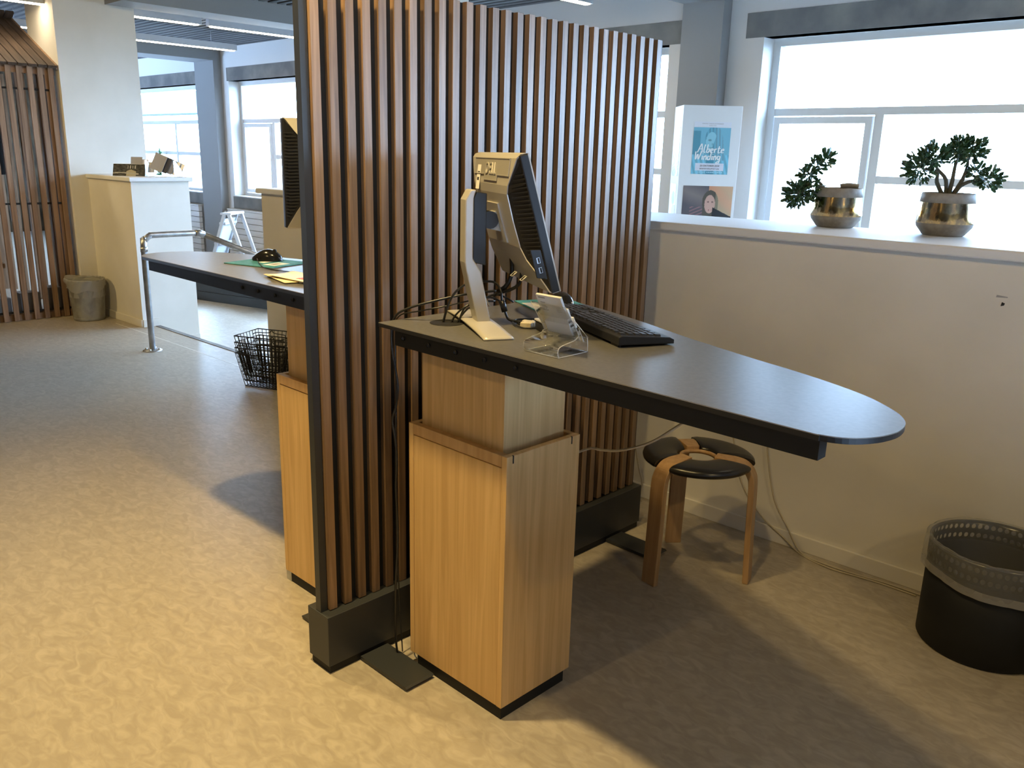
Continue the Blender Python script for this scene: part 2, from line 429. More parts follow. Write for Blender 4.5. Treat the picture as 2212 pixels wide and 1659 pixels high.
# grey wall columns and ceiling beams
for i, (a, b) in enumerate([(-3.845, -3.50), (-11.70, -11.16)]):
    struct(MB().box(a, b, 5.69, WY + .001, LOW, 2.56).build('wall_column', 'greycol'))
for (a, b) in [(-3.845, -3.50), (-7.68, -7.33), (-11.70, -11.16)]:
    struct(MB().box(a, b, 3.0, WY, 2.56, 2.96).build('ceiling_beam', 'greycol'))
ceil = struct(MB().box(-18.2, 6.2, -4.2, WY + WT, 2.96, 3.05).build('ceiling', 'ceil'))
bm_ = MB().box(-12, 12, -.025, .025, -.02, .02).mesh('baffle', 'baffle')
nb = 0
yy = 5.74
while yy > -3.9:
    o = put('baffle', bm_, ceil, (-6.0, yy, 2.735)); yy -= .0945 if yy > 1.0 else .16

# outside: paving and the canopy seen through the left window
struct(MB().box(-60, 50, WY + WT, 60, -.6, -.5).build('ground_outside', 'outside'))
tag(MB().box(-30, -18.1, 9.0, 9.6, 2.17, 2.62).build('canopy', 'canopy'), 'dark flat canopy outside beyond the left window', 'canopy')

# ------------------------------------------------------------------ slatted partition
PX = -1.878
part = thing('slatted_partition', 'tall freestanding partition of vertical brown wood slats on dark steel base', 'partition', (PX, 1.17, 0))
L_ = 1.484
MB().box(-.051, .051, 0, L_, .025, .181).build('base_box', 'anthracite', part, bevel=.0015)
MB().box(-.046, .046, .006, L_ - .006, 0, .025).build('base_plinth', 'black', part)
MB().box(-.003, .003, .026, L_ - .026, .181, 1.853).build('backing_panel', 'black', part)
for y in (.003, L_ - .027):
    MB().box(-.012, .012, y, y + .022, .181, 1.853).build('end_post', 'anthracite', part)
sl = MB().box(-.00925, .00925, -.012, .012, 0, 1.669).mesh('slat', 'slat')
NS = 29
for side in (1, -1):
    for i in range(NS):
        y = .040 + i * (L_ - .075) / (NS - 1)
        o = put('slat', sl, part, (side * .0127, y, .184 + rnd.uniform(-.001, .001)))
        o.rotation_euler = (0, 0, rnd.uniform(-.02, .02))
fp = MB().prism([(0, .004), (.21, .004), (.216, .010), (.21, .014), (0, .014)], 'y', -.05, .05).mesh('foot_plate', 'anthracite')
for (sx, y) in ((1, .157), (1, 1.318), (-1, .157), (-1, 1.318)):
    o = put('foot_plate', fp, part, (sx * .051, y, 0)); o.scale = (sx, 1, 1)

# ------------------------------------------------------------------ height-adjustable desks, mirrored either side of the partition
HALF = [(.118, 1.312), (.7, 1.309), (1.26, 1.301), (1.325, 1.303), (1.366, 1.322), (1.392, 1.358), (1.404, 1.395), (1.407, 1.43), (1.399, 1.475),
        (1.376, 1.517), (1.34, 1.554), (1.278, 1.601), (1.18, 1.648), (1.078, 1.685), (.978, 1.715), (.878, 1.750), (.748, 1.796), (.578, 1.866),
        (.428, 1.921), (.278, 1.966), (.2, 1.982), (.15, 1.975), (.128, 1.95)]
def desk(sx, zt, label):
    t = thing('standing_desk', label, 'desk', (PX, 0, 0))
    def B(x0, x1, y0, y1, z0, z1, m=None):
        m = m or MB(); a, b = sorted((sx * x0, sx * x1)); return m.box(a, b, y0, y1, z0, z1)
    rim = [Vector((p[0] * sx, p[1], 0)) for p in HALF]
    body = catmull(rim[1:], 4)
    pts = [(rim[0].x, rim[0].y)] + [(p.x, p.y) for p in body]
    if sx < 0: pts = pts[::-1]
    MB().prism(pts, 'z', zt - .0115, zt - .0016).build('desk_top_core', 'rubber', t)
    MB().prism(pts, 'z', zt - .0016, zt - .0005).build('desk_top_edge', 'laminate_edge', t)
    MB().prism(pts, 'z', zt - .0005, zt).build('desk_top', 'laminate', t)
    # the cable hole is a dark ring lying in the top
    hx = sx * .235
    MB().lathe([(.0, .0002), (.043, .0002), (.045, .001), (.045, 0)], 24).xf(Matrix.Translation((hx, 1.446, zt))).build('cable_hole', 'black', t)
    B(.175, 1.318, 1.322, 1.352, zt - .053, zt - .0115).build('front_rail', 'black', t)
    B(.175, .95, 1.60, 1.63, zt - .053, zt - .0115).build('rear_rail', 'black', t)
    for i in range(5):
        c = MB().lathe([(0, 0), (.005, 0), (.006, .002), (.006, .003)], 10).xf(Matrix.Translation((sx * (.21 + i * .1), 1.3215, zt - .03)) @ Matrix.Rotation(PI / 2, 4, 'X'))
        c.build('screw', 'rubber', t)
    # telescoping inner box
    c0 = MB(); B(.183, .495, 1.405, 1.632, .60, zt - .053, c0); c0.build('inner_column', 'oak', t, bevel=.001)
    # outer cabinet
    x0, x1, y0, y1, z0, z1 = .155, .532, 1.381, 1.656, .036, .741
    B(x0, x0 + .018, y0, y1, z0, z1).build('side_panel', 'oak', t, bevel=.001)
    B(x1 - .018, x1, y0, y1, z0, z1).build('side_panel', 'oak', t, bevel=.001)
    B(x0 + .019, x1 - .019, y0 + .001, y0 + .018, z0, z1 - .033).build('front_panel', 'oak', t, bevel=.001)
    B(x0 + .019, x1 - .019, y0, y0 + .020, z1 - .030, z1).build('front_lip', 'oak_dark', t, bevel=.001)
    B(x0 + .019, x1 - .019, y1 - .018, y1 - .001, z0, z1).build('back_panel', 'oak', t, bevel=.001)
    B(x0 + .018, x1 - .018, y0 + .018, y1 - .018, .59, .60).build('dust_cover', 'black', t)
    for yq in (y0 + .02, y1 - .035):
        B(x1 - .004, x1 + .0006, yq, yq + .004, z1 - .02, z1 + .0004).build('saw_slot', 'black', t)
    B(x0 + .03, x1 - .004, y0 + .004, y1 - .02, .0, z0).build('plinth', 'black', t)
    m = MB().tube([(sx * (x0 + .012) + .008 * math.cos(a), y0 + .012, .022 + .010 * math.sin(a)) for a in [2 * PI * k / 12 for k in range(12)]], .0018, 6, True)
    m.build('glide_ring', 'steel', t)
    if sx < 0:
        B(x1 - .032, x1 - .002, y0 + .002, y0 + .03, 0, z0).build('corner_foot', 'steel', t, label='bare metal corner foot')
    return t
desk_r = desk(1, 1.02, 'standing desk with long rounded dark top on right side of slatted partition')
desk_l = desk(-1, 1.05, 'standing desk half hidden on far left side of slatted partition')

# ------------------------------------------------------------------ monitors
def monitor(label, foot, ang, pivot_n, zc, tilt, zstand):
    """local x: along the screen width, local y: towards the viewer of the screen, z up; foot on the desk"""
    t = thing('computer_monitor', label, 'monitor', foot, ang)
    ct, st = math.cos(tilt), math.sin(tilt)
    def P(d, h):  # d behind the screen plane, h along the screen from its centre
        return (pivot_n - d * ct - h * st, zc + h * ct - d * st)
    bez = [P(0, .165), P(0, -.165), P(.022, -.165), P(.022, .165)]
    MB().prism(bez, 'x', -.207, .207).build('bezel', 'rubber', t, bevel=.003)
    MB().prism([P(-.0008, .148), P(-.0008, -.148), P(.001, -.148), P(.001, .148)], 'x', -.192, .192).build('screen', 'screen', t)
    for x in (-.2068, .2052):
        MB().prism([P(-.0012, .1655), P(-.0012, -.1655), P(.0022, -.1655), P(.0022, .1655)], 'x', x, x + .0016).build('bezel_trim', 'silver', t)
    PROF = [(.018, .160, .203), (.026, .157, .199), (.049, .100, .150), (.052, .080, .138), (.052, -.050, .138), (.048, -.078, .150), (.024, -.160, .200)]
    m = MB()
    for i in range(len(PROF) - 1):
        (d0, h0, w0), (d1, h1, w1) = PROF[i], PROF[i + 1]
        q = lambda d, h: P(d, h)
        m.hexa([(-.203, *q(.016, h0)), (.203, *q(.016, h0)), (w0, *q(d0, h0)), (-w0, *q(d0, h0)), (-.203, *q(.016, h1)), (.203, *q(.016, h1)), (w1, *q(d1, h1)), (-w1, *q(d1, h1))])
    m.build('rear_housing', 'rubber', t)
    strap = [(.004, .1665, .2015), (.018, .1665, .2015), (.0275, .1600, .197), (.0400, .130, .176), (.0515, .1010, .152), (.0548, .081, .141), (.0555, .015, .137), (.0548, -.050, .141), (.0505, -.080, .153), (.040, -.113, .174), (.026, -.1625, .200), (.018, -.1672, .2015), (.004, -.1672, .2015)]
    sp = [Vector((W_, *P(d_, h_))) for d_, h_, W_ in strap]; ip = [Vector((W_, *P(d_ - .0026, h_ - math.copysign(.002, h_) * (abs(h_) > .15)))) for d_, h_, W_ in strap]
    m = MB(); n = len(sp)
    for i in range(n - 1):
        A, B_ = sp, ip
        m.hexa([(-A[i].x, A[i].y, A[i].z), (A[i].x, A[i].y, A[i].z), (A[i + 1].x, A[i + 1].y, A[i + 1].z), (-A[i + 1].x, A[i + 1].y, A[i + 1].z),
                (-B_[i].x, B_[i].y, B_[i].z), (B_[i].x, B_[i].y, B_[i].z), (B_[i + 1].x, B_[i + 1].y, B_[i + 1].z), (-B_[i + 1].x, B_[i + 1].y, B_[i + 1].z)])
    bs = m.build('rear_cover', 'silver', t)
    # recessed vent field and raised lettering on the upper back slope
    a, b = Vector((0, sp[2].y, sp[2].z)), Vector((0, sp[4].y, sp[4].z)); u = (a - b).normalized(); nrm = Vector((0, -u.z, u.y)) if -u.z < 0 else Vector((0, u.z, -u.y))
    ctr = b + (a - b) * .62 + nrm * .0012
    fm = frame_mat(ctr, (1, 0, 0), u)
    MB().box(-.155, .155, -.016, .022, -.0006, .0006).box(-.06, .06, -.030, -.016, -.0006, .0006).xf(fm).build('vent_field', 'silver_dark', bs)
    rr = MB()
    for (x0, x1, y0, y1) in ((-.157, .157, .022, .0235), (-.157, -.060, -.0175, -.016), (.060, .157, -.0175, -.016), (-.060, .060, -.0315, -.030), (-.157, -.1555, -.016, .022), (.1555, .157, -.016, .022)):
        rr.box(x0, x1, y0, y1, -.0006, .002)
    rr.xf(fm).build('vent_rim', 'silver', bs)
    text('logo_lettering', 'DELL', .042, 'silver', bs, frame_mat(ctr - u * .016 + nrm * .0012, (1, 0, 0), u), .0014)
    ctr2 = b + (a - b) * .20 + nrm * .0016
    st_ = MB().box(-.128, -.095, -.030, .032, -.0003, .0003).xf(frame_mat(ctr2, (1, 0, 0), u)).build('barcode_label', 'whitepaper', bs, label='white barcode sticker')
    bc = MB()
    for k in range(9): bc.box(-.122 + k * .0022, -.121 + k * .0022, -.008, .0, .0003, .0006)
    bc.box(-.122, -.101, .012, .015, .0003, .0006)
    bc.xf(frame_mat(ctr2, (1, 0, 0), u)).build('barcode_print', 'darkprint', bs)
    # side vents, the rows of thin ribs, on both sides
    for sx in (1, -1):
        rb = MB()
        for k in range(26):
            h = -.130 + k * .0100
            hs = [p_[1] for p_ in PROF][::-1]
            dm = float(np.interp(h, hs, [p_[0] for p_ in PROF][::-1])); wm = float(np.interp(h, hs, [p_[2] for p_ in PROF][::-1]))
            pts_ = []
            for hh in (h, h + .003):
                for off in (0, .0022):
                    e0 = P(.022, hh); e1 = P(dm - .006, hh)
                    pts_.append([(sx * (.2015 + off), *e0), (sx * (wm + .010 + off), *e1)])
            rb.hexa([pts_[0][0], pts_[0][1], pts_[1][1], pts_[1][0], pts_[2][0], pts_[2][1], pts_[3][1], pts_[3][0]])
        o = rb.build('side_vent', 'key', t); o['kind'] = 'stuff'
    up = MB()
    q = [P(.026, -.055), P(.050, -.048), P(.050, -.118), P(.026, -.128)]
    up.prism(q, 'x', .2025, .2085); pb = up.build('port_block', 'rubber', t, bevel=.001)
    for h in (-.078, -.102):
        MB().prism([P(.033, h + .007), P(.041, h + .007), P(.041, h - .007), P(.033, h - .007)], 'x', .2083, .2091).build('usb_port', 'steel', pb)
        MB().prism([P(.034, h + .006), P(.0385, h + .006), P(.0385, h - .006), P(.034, h - .006)], 'x', .2089, .2095).build('port_slot', 'black', pb)
    for x in (.04, .12):
        c = P(.052, -.125)
        MB().tube([(x - .008, c[0], c[1]), (x + .008, c[0], c[1]), (x + .008, c[0] - .012, c[1] - .010), (x - .008, c[0] - .012, c[1] - .010)], .0016, 6, True).build('wire_hook', 'silver', t)
    # neck, stand and base
    z0 = 0.006
    zs = zstand
    MB().prism([(-.038, z0), (-.002, z0), (-.030, .14), (-.052, .175), (-.052, zs - .02), (-.046, zs), (-.060, zs), (-.074, zs - .025), (-.074, .165), (-.070, .145)], 'x', -.027, .027).build('stand', 'silver', t, bevel=.003)
    MB().prism([(-.052, .165), (-.018, .158), (-.018, zs - .008), (-.045, zs - .004), (-.052, zs - .02)], 'x', -.0245, .0245).build('slider', 'rubber', t, bevel=.002)
    c = P(.055, .01)
    MB().tube([(-.024, -.008, c[1]), (.024, -.008, c[1])], .022, 16).build('hinge', 'rubber', t)
    MB().hexa([(-.022, -.02, c[1] - .02), (.022, -.02, c[1] - .02), (.022, c[0] + .012, c[1] - .03), (-.022, c[0] + .012, c[1] - .03),
               (-.022, -.02, c[1] + .012), (.022, -.02, c[1] + .012), (.022, c[0] + .012, c[1] + .03), (-.022, c[0] + .012, c[1] + .03)]).build('mount_arm', 'silver_dark', t)
    MB().box(-.05, .05, -.05, .05, -.003, .003).xf(frame_mat((0, c[0], c[1] - .005), (1, 0, 0), Vector((0, *P(0, 1))) - Vector((0, *P(0, 0))))).build('mount_plate', 'silver', t)
    MB().prism([(-.05, .12), (-.02, .10), (.01, .045), (.012, .04), (-.03, .09)], 'x', -.032, -.027).build('cable_clip', 'silver', t)
    bp = MB()
    def base(u_, v_):
        x = -.197 + .394 * u_; y = -.068 + .076 * v_
        lift = .010 * math.cos(PI * (u_ - .5)) ** .7 if abs(u_ - .5) < .5 else 0
        z = .004 + lift * .8
        if v_ < .001 or v_ > .999: z -= .002
        if abs(u_ - .5) > .49: z = .002
        return (x, y, z)
    bp.grid(base, 28, 6)
    bp.build('base', 'silver', t, solid=.004)
    return t
mon_r = monitor('silver backed computer monitor tilted back on the right standing desk', (-1.56, 1.52, 1.02), math.radians(-28.5), .073, .277, math.atan2(.094, .326), .345)
mon_l = monitor('computer monitor seen edge-on behind the partition on the left desk', (-2.281, 1.609, 1.05), math.atan2(.95, .30) , .06, .327, math.radians(1.5), .36)

# ------------------------------------------------------------------ keyboard
def keyboard():
    a = Vector((-.91, .415, 0)).normalized()
    ang = math.atan2(-.415, .91)
    t = thing('keyboard', 'black keyboard lying askew on the right standing desk', 'keyboard', (-1.342, 1.7225, 1.02), ang)
    # local x = towards the near end (user's left), local -y = back edge (function keys), +y = user's side
    HW, HD = .23, .075
    MB().prism([(-HD, .006), (-HD, .026), (-HD + .008, .029), (HD - .012, .019), (HD, .014), (HD, .003)], 'x', -HW, HW).build('case', 'rubber', t, bevel=.002)
    for x in (-HW + .03, HW - .03):
        MB().box(x - .018, x + .018, -HD + .004, -HD + .012, 0, .010).build('foot', 'rubber', t)
        MB().box(x - .012, x + .012, HD - .020, HD - .008, 0, .006).build('foot', 'rubber', t)
    cache = {}
    def key(x, row, w_):
        y = [-.062, -.041, -.0225, -.004, .0145, .033][row] + .004
        z = .0265 - (y + HD) * .083
        if w_ not in cache:
            h, d = w_ * .019 / 2 - .0009, .0083
            cache[w_] = MB().hexa([(-h, -d, 0), (h, -d, 0), (h, d, 0), (-h, d, 0), (-h + .0022, -d + .0015, .0085), (h - .0022, -d + .0015, .0085), (h - .0022, d - .0030, .0075), (-h + .0022, d - .0030, .0075)]).mesh('key', 'key')
        put('key', cache[w_], t, (x, y, z))
    rows = [[1, .6] + [1] * 4 + [.4] + [1] * 4 + [.4] + [1] * 4, [1] * 13 + [2], [1.5] + [1] * 12 + [1.5], [1.75] + [1] * 11 + [2.25], [1.25] + [1] * 11 + [2.75], [1.25, 1.25, 1.25, 6.25, 1.25, 1.25, 1.25, 1.25]]
    for r, row in enumerate(rows):
        x = HW - .010
        for w_ in row:
            if not (r == 0 and w_ < .9): key(x - w_ * .0095, r, w_)
            x -= w_ * .019
        x = HW - .010 - 15.4 * .019
        if r in (0, 1, 2):
            for k_ in range(3): key(x - .0095 - k_ * .019, r, 1)
        if r == 4: key(x - .0285, r, 1)
        if r == 5:
            for k_ in range(3): key(x - .0095 - k_ * .019, r, 1)
        x -= 3.35 * .019
        if r >= 1:
            for k_ in range(4): key(x - .0095 - k_ * .019, r, 1)
    return t
keyboard()

# ------------------------------------------------------------------ mice and mousepads
def mouse(label, loc, ang, side):
    t = thing('computer_mouse', label, 'mouse', loc, ang)
    def shell(u_, v_):
        th = PI * u_; L2 = .058
        y = -L2 + 2 * L2 * v_
        e = max(0.0, 1 - (y / L2) ** 2) ** .42
        hz = (.040 * (1 - .35 * ((y + .012) / .06) ** 2)) * e
        return (-.033 * math.cos(th) * e, y, .002 + hz * math.sin(th) ** .75)
    MB().grid(shell, 18, 20).build('shell', 'gloss_black', t)
    MB().tube([(-.004, -.030, .036), (.004, -.030, .036)], .0065, 12).build('scroll_wheel', 'rubber', t)
    MB().tube([(.0335, -.03, .013), (.0345, 0, .016), (.0325, .03, .013)], .0012, 6, sub=4).build('side_line', side, t)
    return t
M['blue'] = mat('blue_strip', (.10, .22, .5), .3, .5)
mouse('black mouse behind the keyboard on the right standing desk', (-1.615, 1.872, 1.0235), math.radians(-120), 'rubber')
mouse('black mouse on a teal mousepad on the left desk', (-2.815, 1.60, 1.0535), math.radians(125), 'blue')
p = thing('mousepad', 'teal mousepad partly hidden behind the acrylic holder on right desk', 'mousepad', (-1.635, 1.868, 1.02), math.radians(-25))
MB().box(-.11, .11, -.09, .09, 0, .003).build('pad', 'teal', p, bevel=.001)
MB().box(-.06, .05, -.085, -.04, .003, .0033).build('printed_label', 'whitepaper', p)
p = thing('mousepad', 'teal mousepad with white printed pictures on the left desk', 'mousepad', (-2.768, 1.575, 1.05), math.radians(17))
MB().box(-.115, .115, -.10, .10, 0, .003).build('pad', 'teal', p, bevel=.001)
for (x0, x1, y0, y1) in ((-.03, .0, -.02, .075), (.03, .085, -.06, .02)):
    MB().box(x0, x1, y0, y1, .003, .0033).build('printed_picture', 'whitepaper', p)
MB().box(.045, .07, -.045, .0, .0033, .0036).build('printed_picture', 'greyprint', p)
tag(MB().tube([(-2.79, 1.545, 1.066), (-2.72, 1.515, 1.057), (-2.62, 1.49, 1.0525), (-2.45, 1.53, 1.0525), (-2.3, 1.6, 1.0525)], .0018, 6, sub=8).build('mouse_cable', 'blackcable'), 'thin black mouse cable crossing the left desk', 'cable')

# papers on the left desk
for i, (x, y, r, lab, mt) in enumerate([(-2.385, 1.435, -.20, 'lower cream envelope on the edge of the left desk', 'manila'), (-2.35, 1.445, .12, 'upper cream leaflet with red print on the left desk', 'paper')]):
    t = thing('envelope', lab, 'envelope', (x, y, 1.05 + i * .0045), r, None)
    def sh(u_, v_, b=i): return (-.10 + .20 * u_, -.055 + .11 * v_, .0035 + .004 * (b + .4) * (abs(v_ - .5) * 2) ** 2 * (1 - u_))
    MB().grid(sh, 10, 6).build('sheet', mt, t, solid=.002)
    if i: MB().grid(lambda u_, v_: (.02 + .06 * u_, -.03 + .03 * v_, .0055 + .0), 2, 2).build('printed_mark', 'red', t, solid=.0004)
tag(MB().box(-.03, .03, -.006, .006, 0, .011).xf(Matrix.Translation((-2.30, 1.52, 1.0502)) @ Matrix.Rotation(.4, 4, 'Z')).build('marker_pen', 'darkprint', bevel=.004), 'dark pen lying by the envelopes on the left desk', 'pen')

# ------------------------------------------------------------------ acrylic card holder, cards, hub
t = thing('card_holder', 'clear acrylic tiered card holder on the right standing desk', 'card holder', (-1.236, 1.368, 1.02))
def bent(poly, x0, x1, th, mt, nm, par, edges=True):
    ps = catmull([Vector((0, a, b)) for a, b in poly], 5)
    m = MB(); n = len(ps)
    m.add([(x0, p.y, p.z) for p in ps] + [(x1, p.y, p.z) for p in ps], [(i, i + 1, n + i + 1, n + i) for i in range(n - 1)], True)
    o = m.build(nm, mt, par, solid=th)
    if edges:
        for x in (x0, x1):
            MB().tube([(x, p.y, p.z) for p in ps], .0011, 5).build('sheet_edge', 'acrylic_edge', o)
    return o
bent([(.002, .002), (-.002, .014), (.006, .026), (.052, .034), (.062, .040), (.064, .048), (.018, .112)], -.052, .052, .002, 'acrylic', 'front_sheet', t)
bent([(.074, .030), (.050, .070), (.044, .080)], -.050, .052, .002, 'acrylic', 'pocket_sheet', t)
bent([(.086, .026), (.072, .050), (.066, .060)], -.050, .052, .002, 'acrylic', 'pocket_sheet', t)
bent([(.100, .002), (.100, .016), (.098, .034)], -.052, .052, .002, 'acrylic', 'back_sheet', t)
bent([(.0, .0015), (.05, .0015), (.100, .0015)], -.052, .052, .002, 'acrylic', 'base_sheet', t)
for x in (-.052, .052):
    MB().tube([(x, .100, .034), (x, .064, .066), (x, .044, .084)], .0011, 5).build('side_edge', 'acrylic_edge', t)
for x in (0,):
    for y in (-.0, .1): MB().tube([(-.052, y, .002), (.052, y, .002)], .0012, 5).build('sheet_edge', 'acrylic_edge', t)
def cards(lab, y0, z0, y1, z1, n, xw):
    o = thing('business_cards', lab, 'cards', (-1.236, 1.368, 1.02), 0, 'card stacks in the acrylic holder')
    d = Vector((0, y1 - y0, z1 - z0)).normalized(); nn = Vector((0, -d.z, d.y))
    m0 = frame_mat((0, y0, z0), (1, 0, 0), d)
    ln = math.hypot(y1 - y0, z1 - z0)
    for i in range(n):
        MB().box(-xw, xw, 0, ln, -.0004, .0004).xf(Matrix.Translation(nn * -.0016 * i) @ m0).build('card', 'whitepaper', o)
    pr = MB()
    pr.box(-xw + .006, -xw + .026, ln - .008, ln - .005, .0004, .0008)
    for k in range(6):
        pr.box(-xw + .008, -xw + .022 + .004 * (k % 2), ln - .020 - k * .004, ln - .0185 - k * .004, .0004, .0008)
        if k > 1: pr.box(xw - .022, xw - .008, ln - .020 - k * .004, ln - .0185 - k * .004, .0004, .0008)
    pr.xf(m0).build('card_print', 'greyprint', o)
    return o
cards('tallest stack of white cards in front of the acrylic holder', .0645, .040, .016, .131, 4, .037)
cards('middle stack of white cards in the acrylic holder', .0775, .036, .042, .103, 3, .037)
cards('lowest stack of white cards at back of the acrylic holder', .090, .030, .062, .082, 3, .037)

t = thing('usb_hub', 'silver topped flat hub between card holder and keyboard', 'hub', (-1.385, 1.575, 1.02), math.radians(-25))
MB().box(-.045, .045, -.03, .03, .0, .024).build('body', 'rubber', t, bevel=.003)
MB().box(-.048, .048, -.033, .033, .024, .030).build('lid', 'alu', t, bevel=.003)

# ------------------------------------------------------------------ cables on and below the right desk
def cable(nm, pts, r, lab, mt='blackcable', sub=7):
    return tag(MB().tube(pts, r, 7, sub=sub).build(nm, mt), lab, 'cable')
cable('video_cable', [(-1.658, 1.444, 1.012), (-1.648, 1.454, 1.065), (-1.633, 1.468, 1.102), (-1.611, 1.489, 1.125), (-1.594, 1.506, 1.129), (-1.585, 1.56, 1.125), (-1.559, 1.56, 1.105), (-1.551, 1.557, 1.081), (-1.543, 1.565, 1.044), (-1.532, 1.57, 1.030), (-1.50, 1.592, 1.026)], .0032, 'thick black cable arching from the desk hole behind the monitor stand')
cable('power_cable', [(-1.60, 1.585, 1.098), (-1.64, 1.50, 1.09), (-1.694, 1.43, 1.070), (-1.735, 1.392, 1.052), (-1.762, 1.370, 1.03), (-1.770, 1.362, .99), (-1.766, 1.360, .937), (-1.757, 1.364, .885), (-1.752, 1.367, .834), (-1.757, 1.364, .782), (-1.764, 1.357, .742), (-1.760, 1.362, .689), (-1.757, 1.365, .622), (-1.76, 1.363, .539), (-1.756, 1.365, .40), (-1.752, 1.352, .25), (-1.765, 1.36, .08), (-1.77, 1.37, .006)], .0034, 'black cable leaving the desk edge and hanging down by the slats')
cable('thin_power_cable', [(-1.61, 1.585, 1.085), (-1.66, 1.47, 1.062), (-1.715, 1.415, 1.045), (-1.765, 1.385, 1.028), (-1.776, 1.38, .98), (-1.774, 1.378, .80), (-1.770, 1.37, .55), (-1.775, 1.38, .25), (-1.772, 1.39, .006)], .002, 'thin black cable hanging beside the thicker cable at slats')
cable('hole_cable', [(-1.644, 1.458, 1.011), (-1.633, 1.469, 1.041), (-1.611, 1.49, 1.066), (-1.60, 1.56, 1.082), (-1.58, 1.60, 1.06)], .0026, 'left black cable rising from the desk hole', sub=6)
cable('hole_cable', [(-1.632, 1.469, 1.011), (-1.624, 1.477, 1.035), (-1.605, 1.50, 1.066), (-1.59, 1.57, 1.09), (-1.56, 1.61, 1.07)], .0026, 'middle black cable rising from the desk hole', sub=6)
cable('hole_cable', [(-1.624, 1.477, 1.011), (-1.622, 1.477, 1.041), (-1.61, 1.50, 1.072), (-1.60, 1.58, 1.07)], .0026, 'right black cable rising from the desk hole', sub=6)
cable('signal_cable', [(-1.515, 1.590, 1.165), (-1.518, 1.588, 1.128), (-1.541, 1.575, 1.108), (-1.575, 1.57, 1.097), (-1.60, 1.575, 1.085)], .0045, 'thick black cable plugged into the back of the right monitor')
cable('signal_cable', [(-1.545, 1.583, 1.19), (-1.543, 1.583, 1.15), (-1.555, 1.575, 1.117), (-1.585, 1.575, 1.10)], .006, 'black sleeved cable below the right monitor mount')
tag(MB().tube([(-1.552, 1.556, 1.080), (-1.545, 1.563, 1.052)], .0085, 12).build('ferrite_core', 'blackcable'), 'black ferrite lump on the arching cable beside the monitor stand', 'ferrite')
for i, (pts, lab) in enumerate([([(-1.500, 1.585, 1.027), (-1.470, 1.598, 1.027)], 'upper beige connector among the cables on the right desk'), ([(-1.485, 1.572, 1.027), (-1.455, 1.590, 1.027)], 'middle beige connector among the cables on the right desk'), ([(-1.478, 1.555, 1.0285), (-1.452, 1.568, 1.0285)], 'front beige connector among the cables on the right desk')]):
    t = thing('vga_plug', lab, 'plug', pts[0], 0, 'beige plugs by the monitor')
    a_, b_ = Vector(pts[0]), Vector(pts[1]); d_ = b_ - a_
    mm = frame_mat((0, 0, 0), d_, Vector((-d_.y, d_.x, 0)))
    MB().box(0, .022, -.008, .008, -.0068, .0068).xf(mm).build('grip', 'beige', t, bevel=.002)
    MB().box(.022, .030, -.010, .010, -.0068, .0068).xf(mm).build('shell', 'beige', t, bevel=.001)
t = thing('video_plug', 'beige plug under the tilted right monitor', 'plug', (-1.515, 1.590, 1.165))
MB().box(-.010, .010, -.008, .008, 0, .028).build('grip', 'beige', t, bevel=.002)
cable('coiled_cable', [(-1.50, 1.572, 1.024), (-1.53, 1.60, 1.024), (-1.50, 1.64, 1.024), (-1.45, 1.63, 1.024), (-1.43, 1.58, 1.024), (-1.46, 1.545, 1.024), (-1.51, 1.56, 1.026), (-1.54, 1.61, 1.026), (-1.49, 1.66, 1.026), (-1.44, 1.64, 1.026)], .0022, 'coil of thin black cable behind the card holder')

# cream cables
cable('extension_cable', [(-1.40, 1.70, .66), (-1.36, 1.72, .682), (-1.32, 1.72, .688), (-1.259, 1.72, .703), (-1.173, 1.72, .745), (-1.107, 1.72, .797), (-1.045, 1.72, .856), (-1.0, 1.70, .93), (-.99, 1.68, 1.006)], .0035, 'cream cable sagging from cabinet to underside of right desk', 'cable')
def wallc(nm, pts, lab):
    P3 = [(x, wline(x) - .016, z) for x, z in pts[:-1]]
    cable(nm, P3 + pts[-1], .003, lab, 'cable')
wallc('wall_cable', [(-1.62, .62), (-1.612, .52), (-1.604, .445), (-1.582, .357), (-1.536, .212), (-1.444, .10), (-1.33, .03), [(-1.24, 2.90, .004), (-1.12, 2.875, .004), (-1.02, 2.888, .004), (-.94, 2.898, .004), (-.82, 2.90, .004)]], 'left cream cable hanging down the half wall behind the stool')
wallc('wall_cable', [(-1.47, .62), (-1.46, .52), (-1.452, .438), (-1.427, .302), (-1.39, .177), (-1.325, .081), [(-1.25, 2.905, .012), (-1.15, 2.892, .005), (-1.02, 2.902, .004), (-.93, 2.915, .004), (-.80, 2.918, .004)]], 'right cream cable hanging down the half wall behind the stool')
wallc('wall_cable', [(-2.062, .27), (-2.047, .216), (-2.026, .136), (-2.003, .066), [(-1.995, 2.885, .01), (-1.97, 2.87, .004)]], 'short cream cable on the half wall by the partition end')

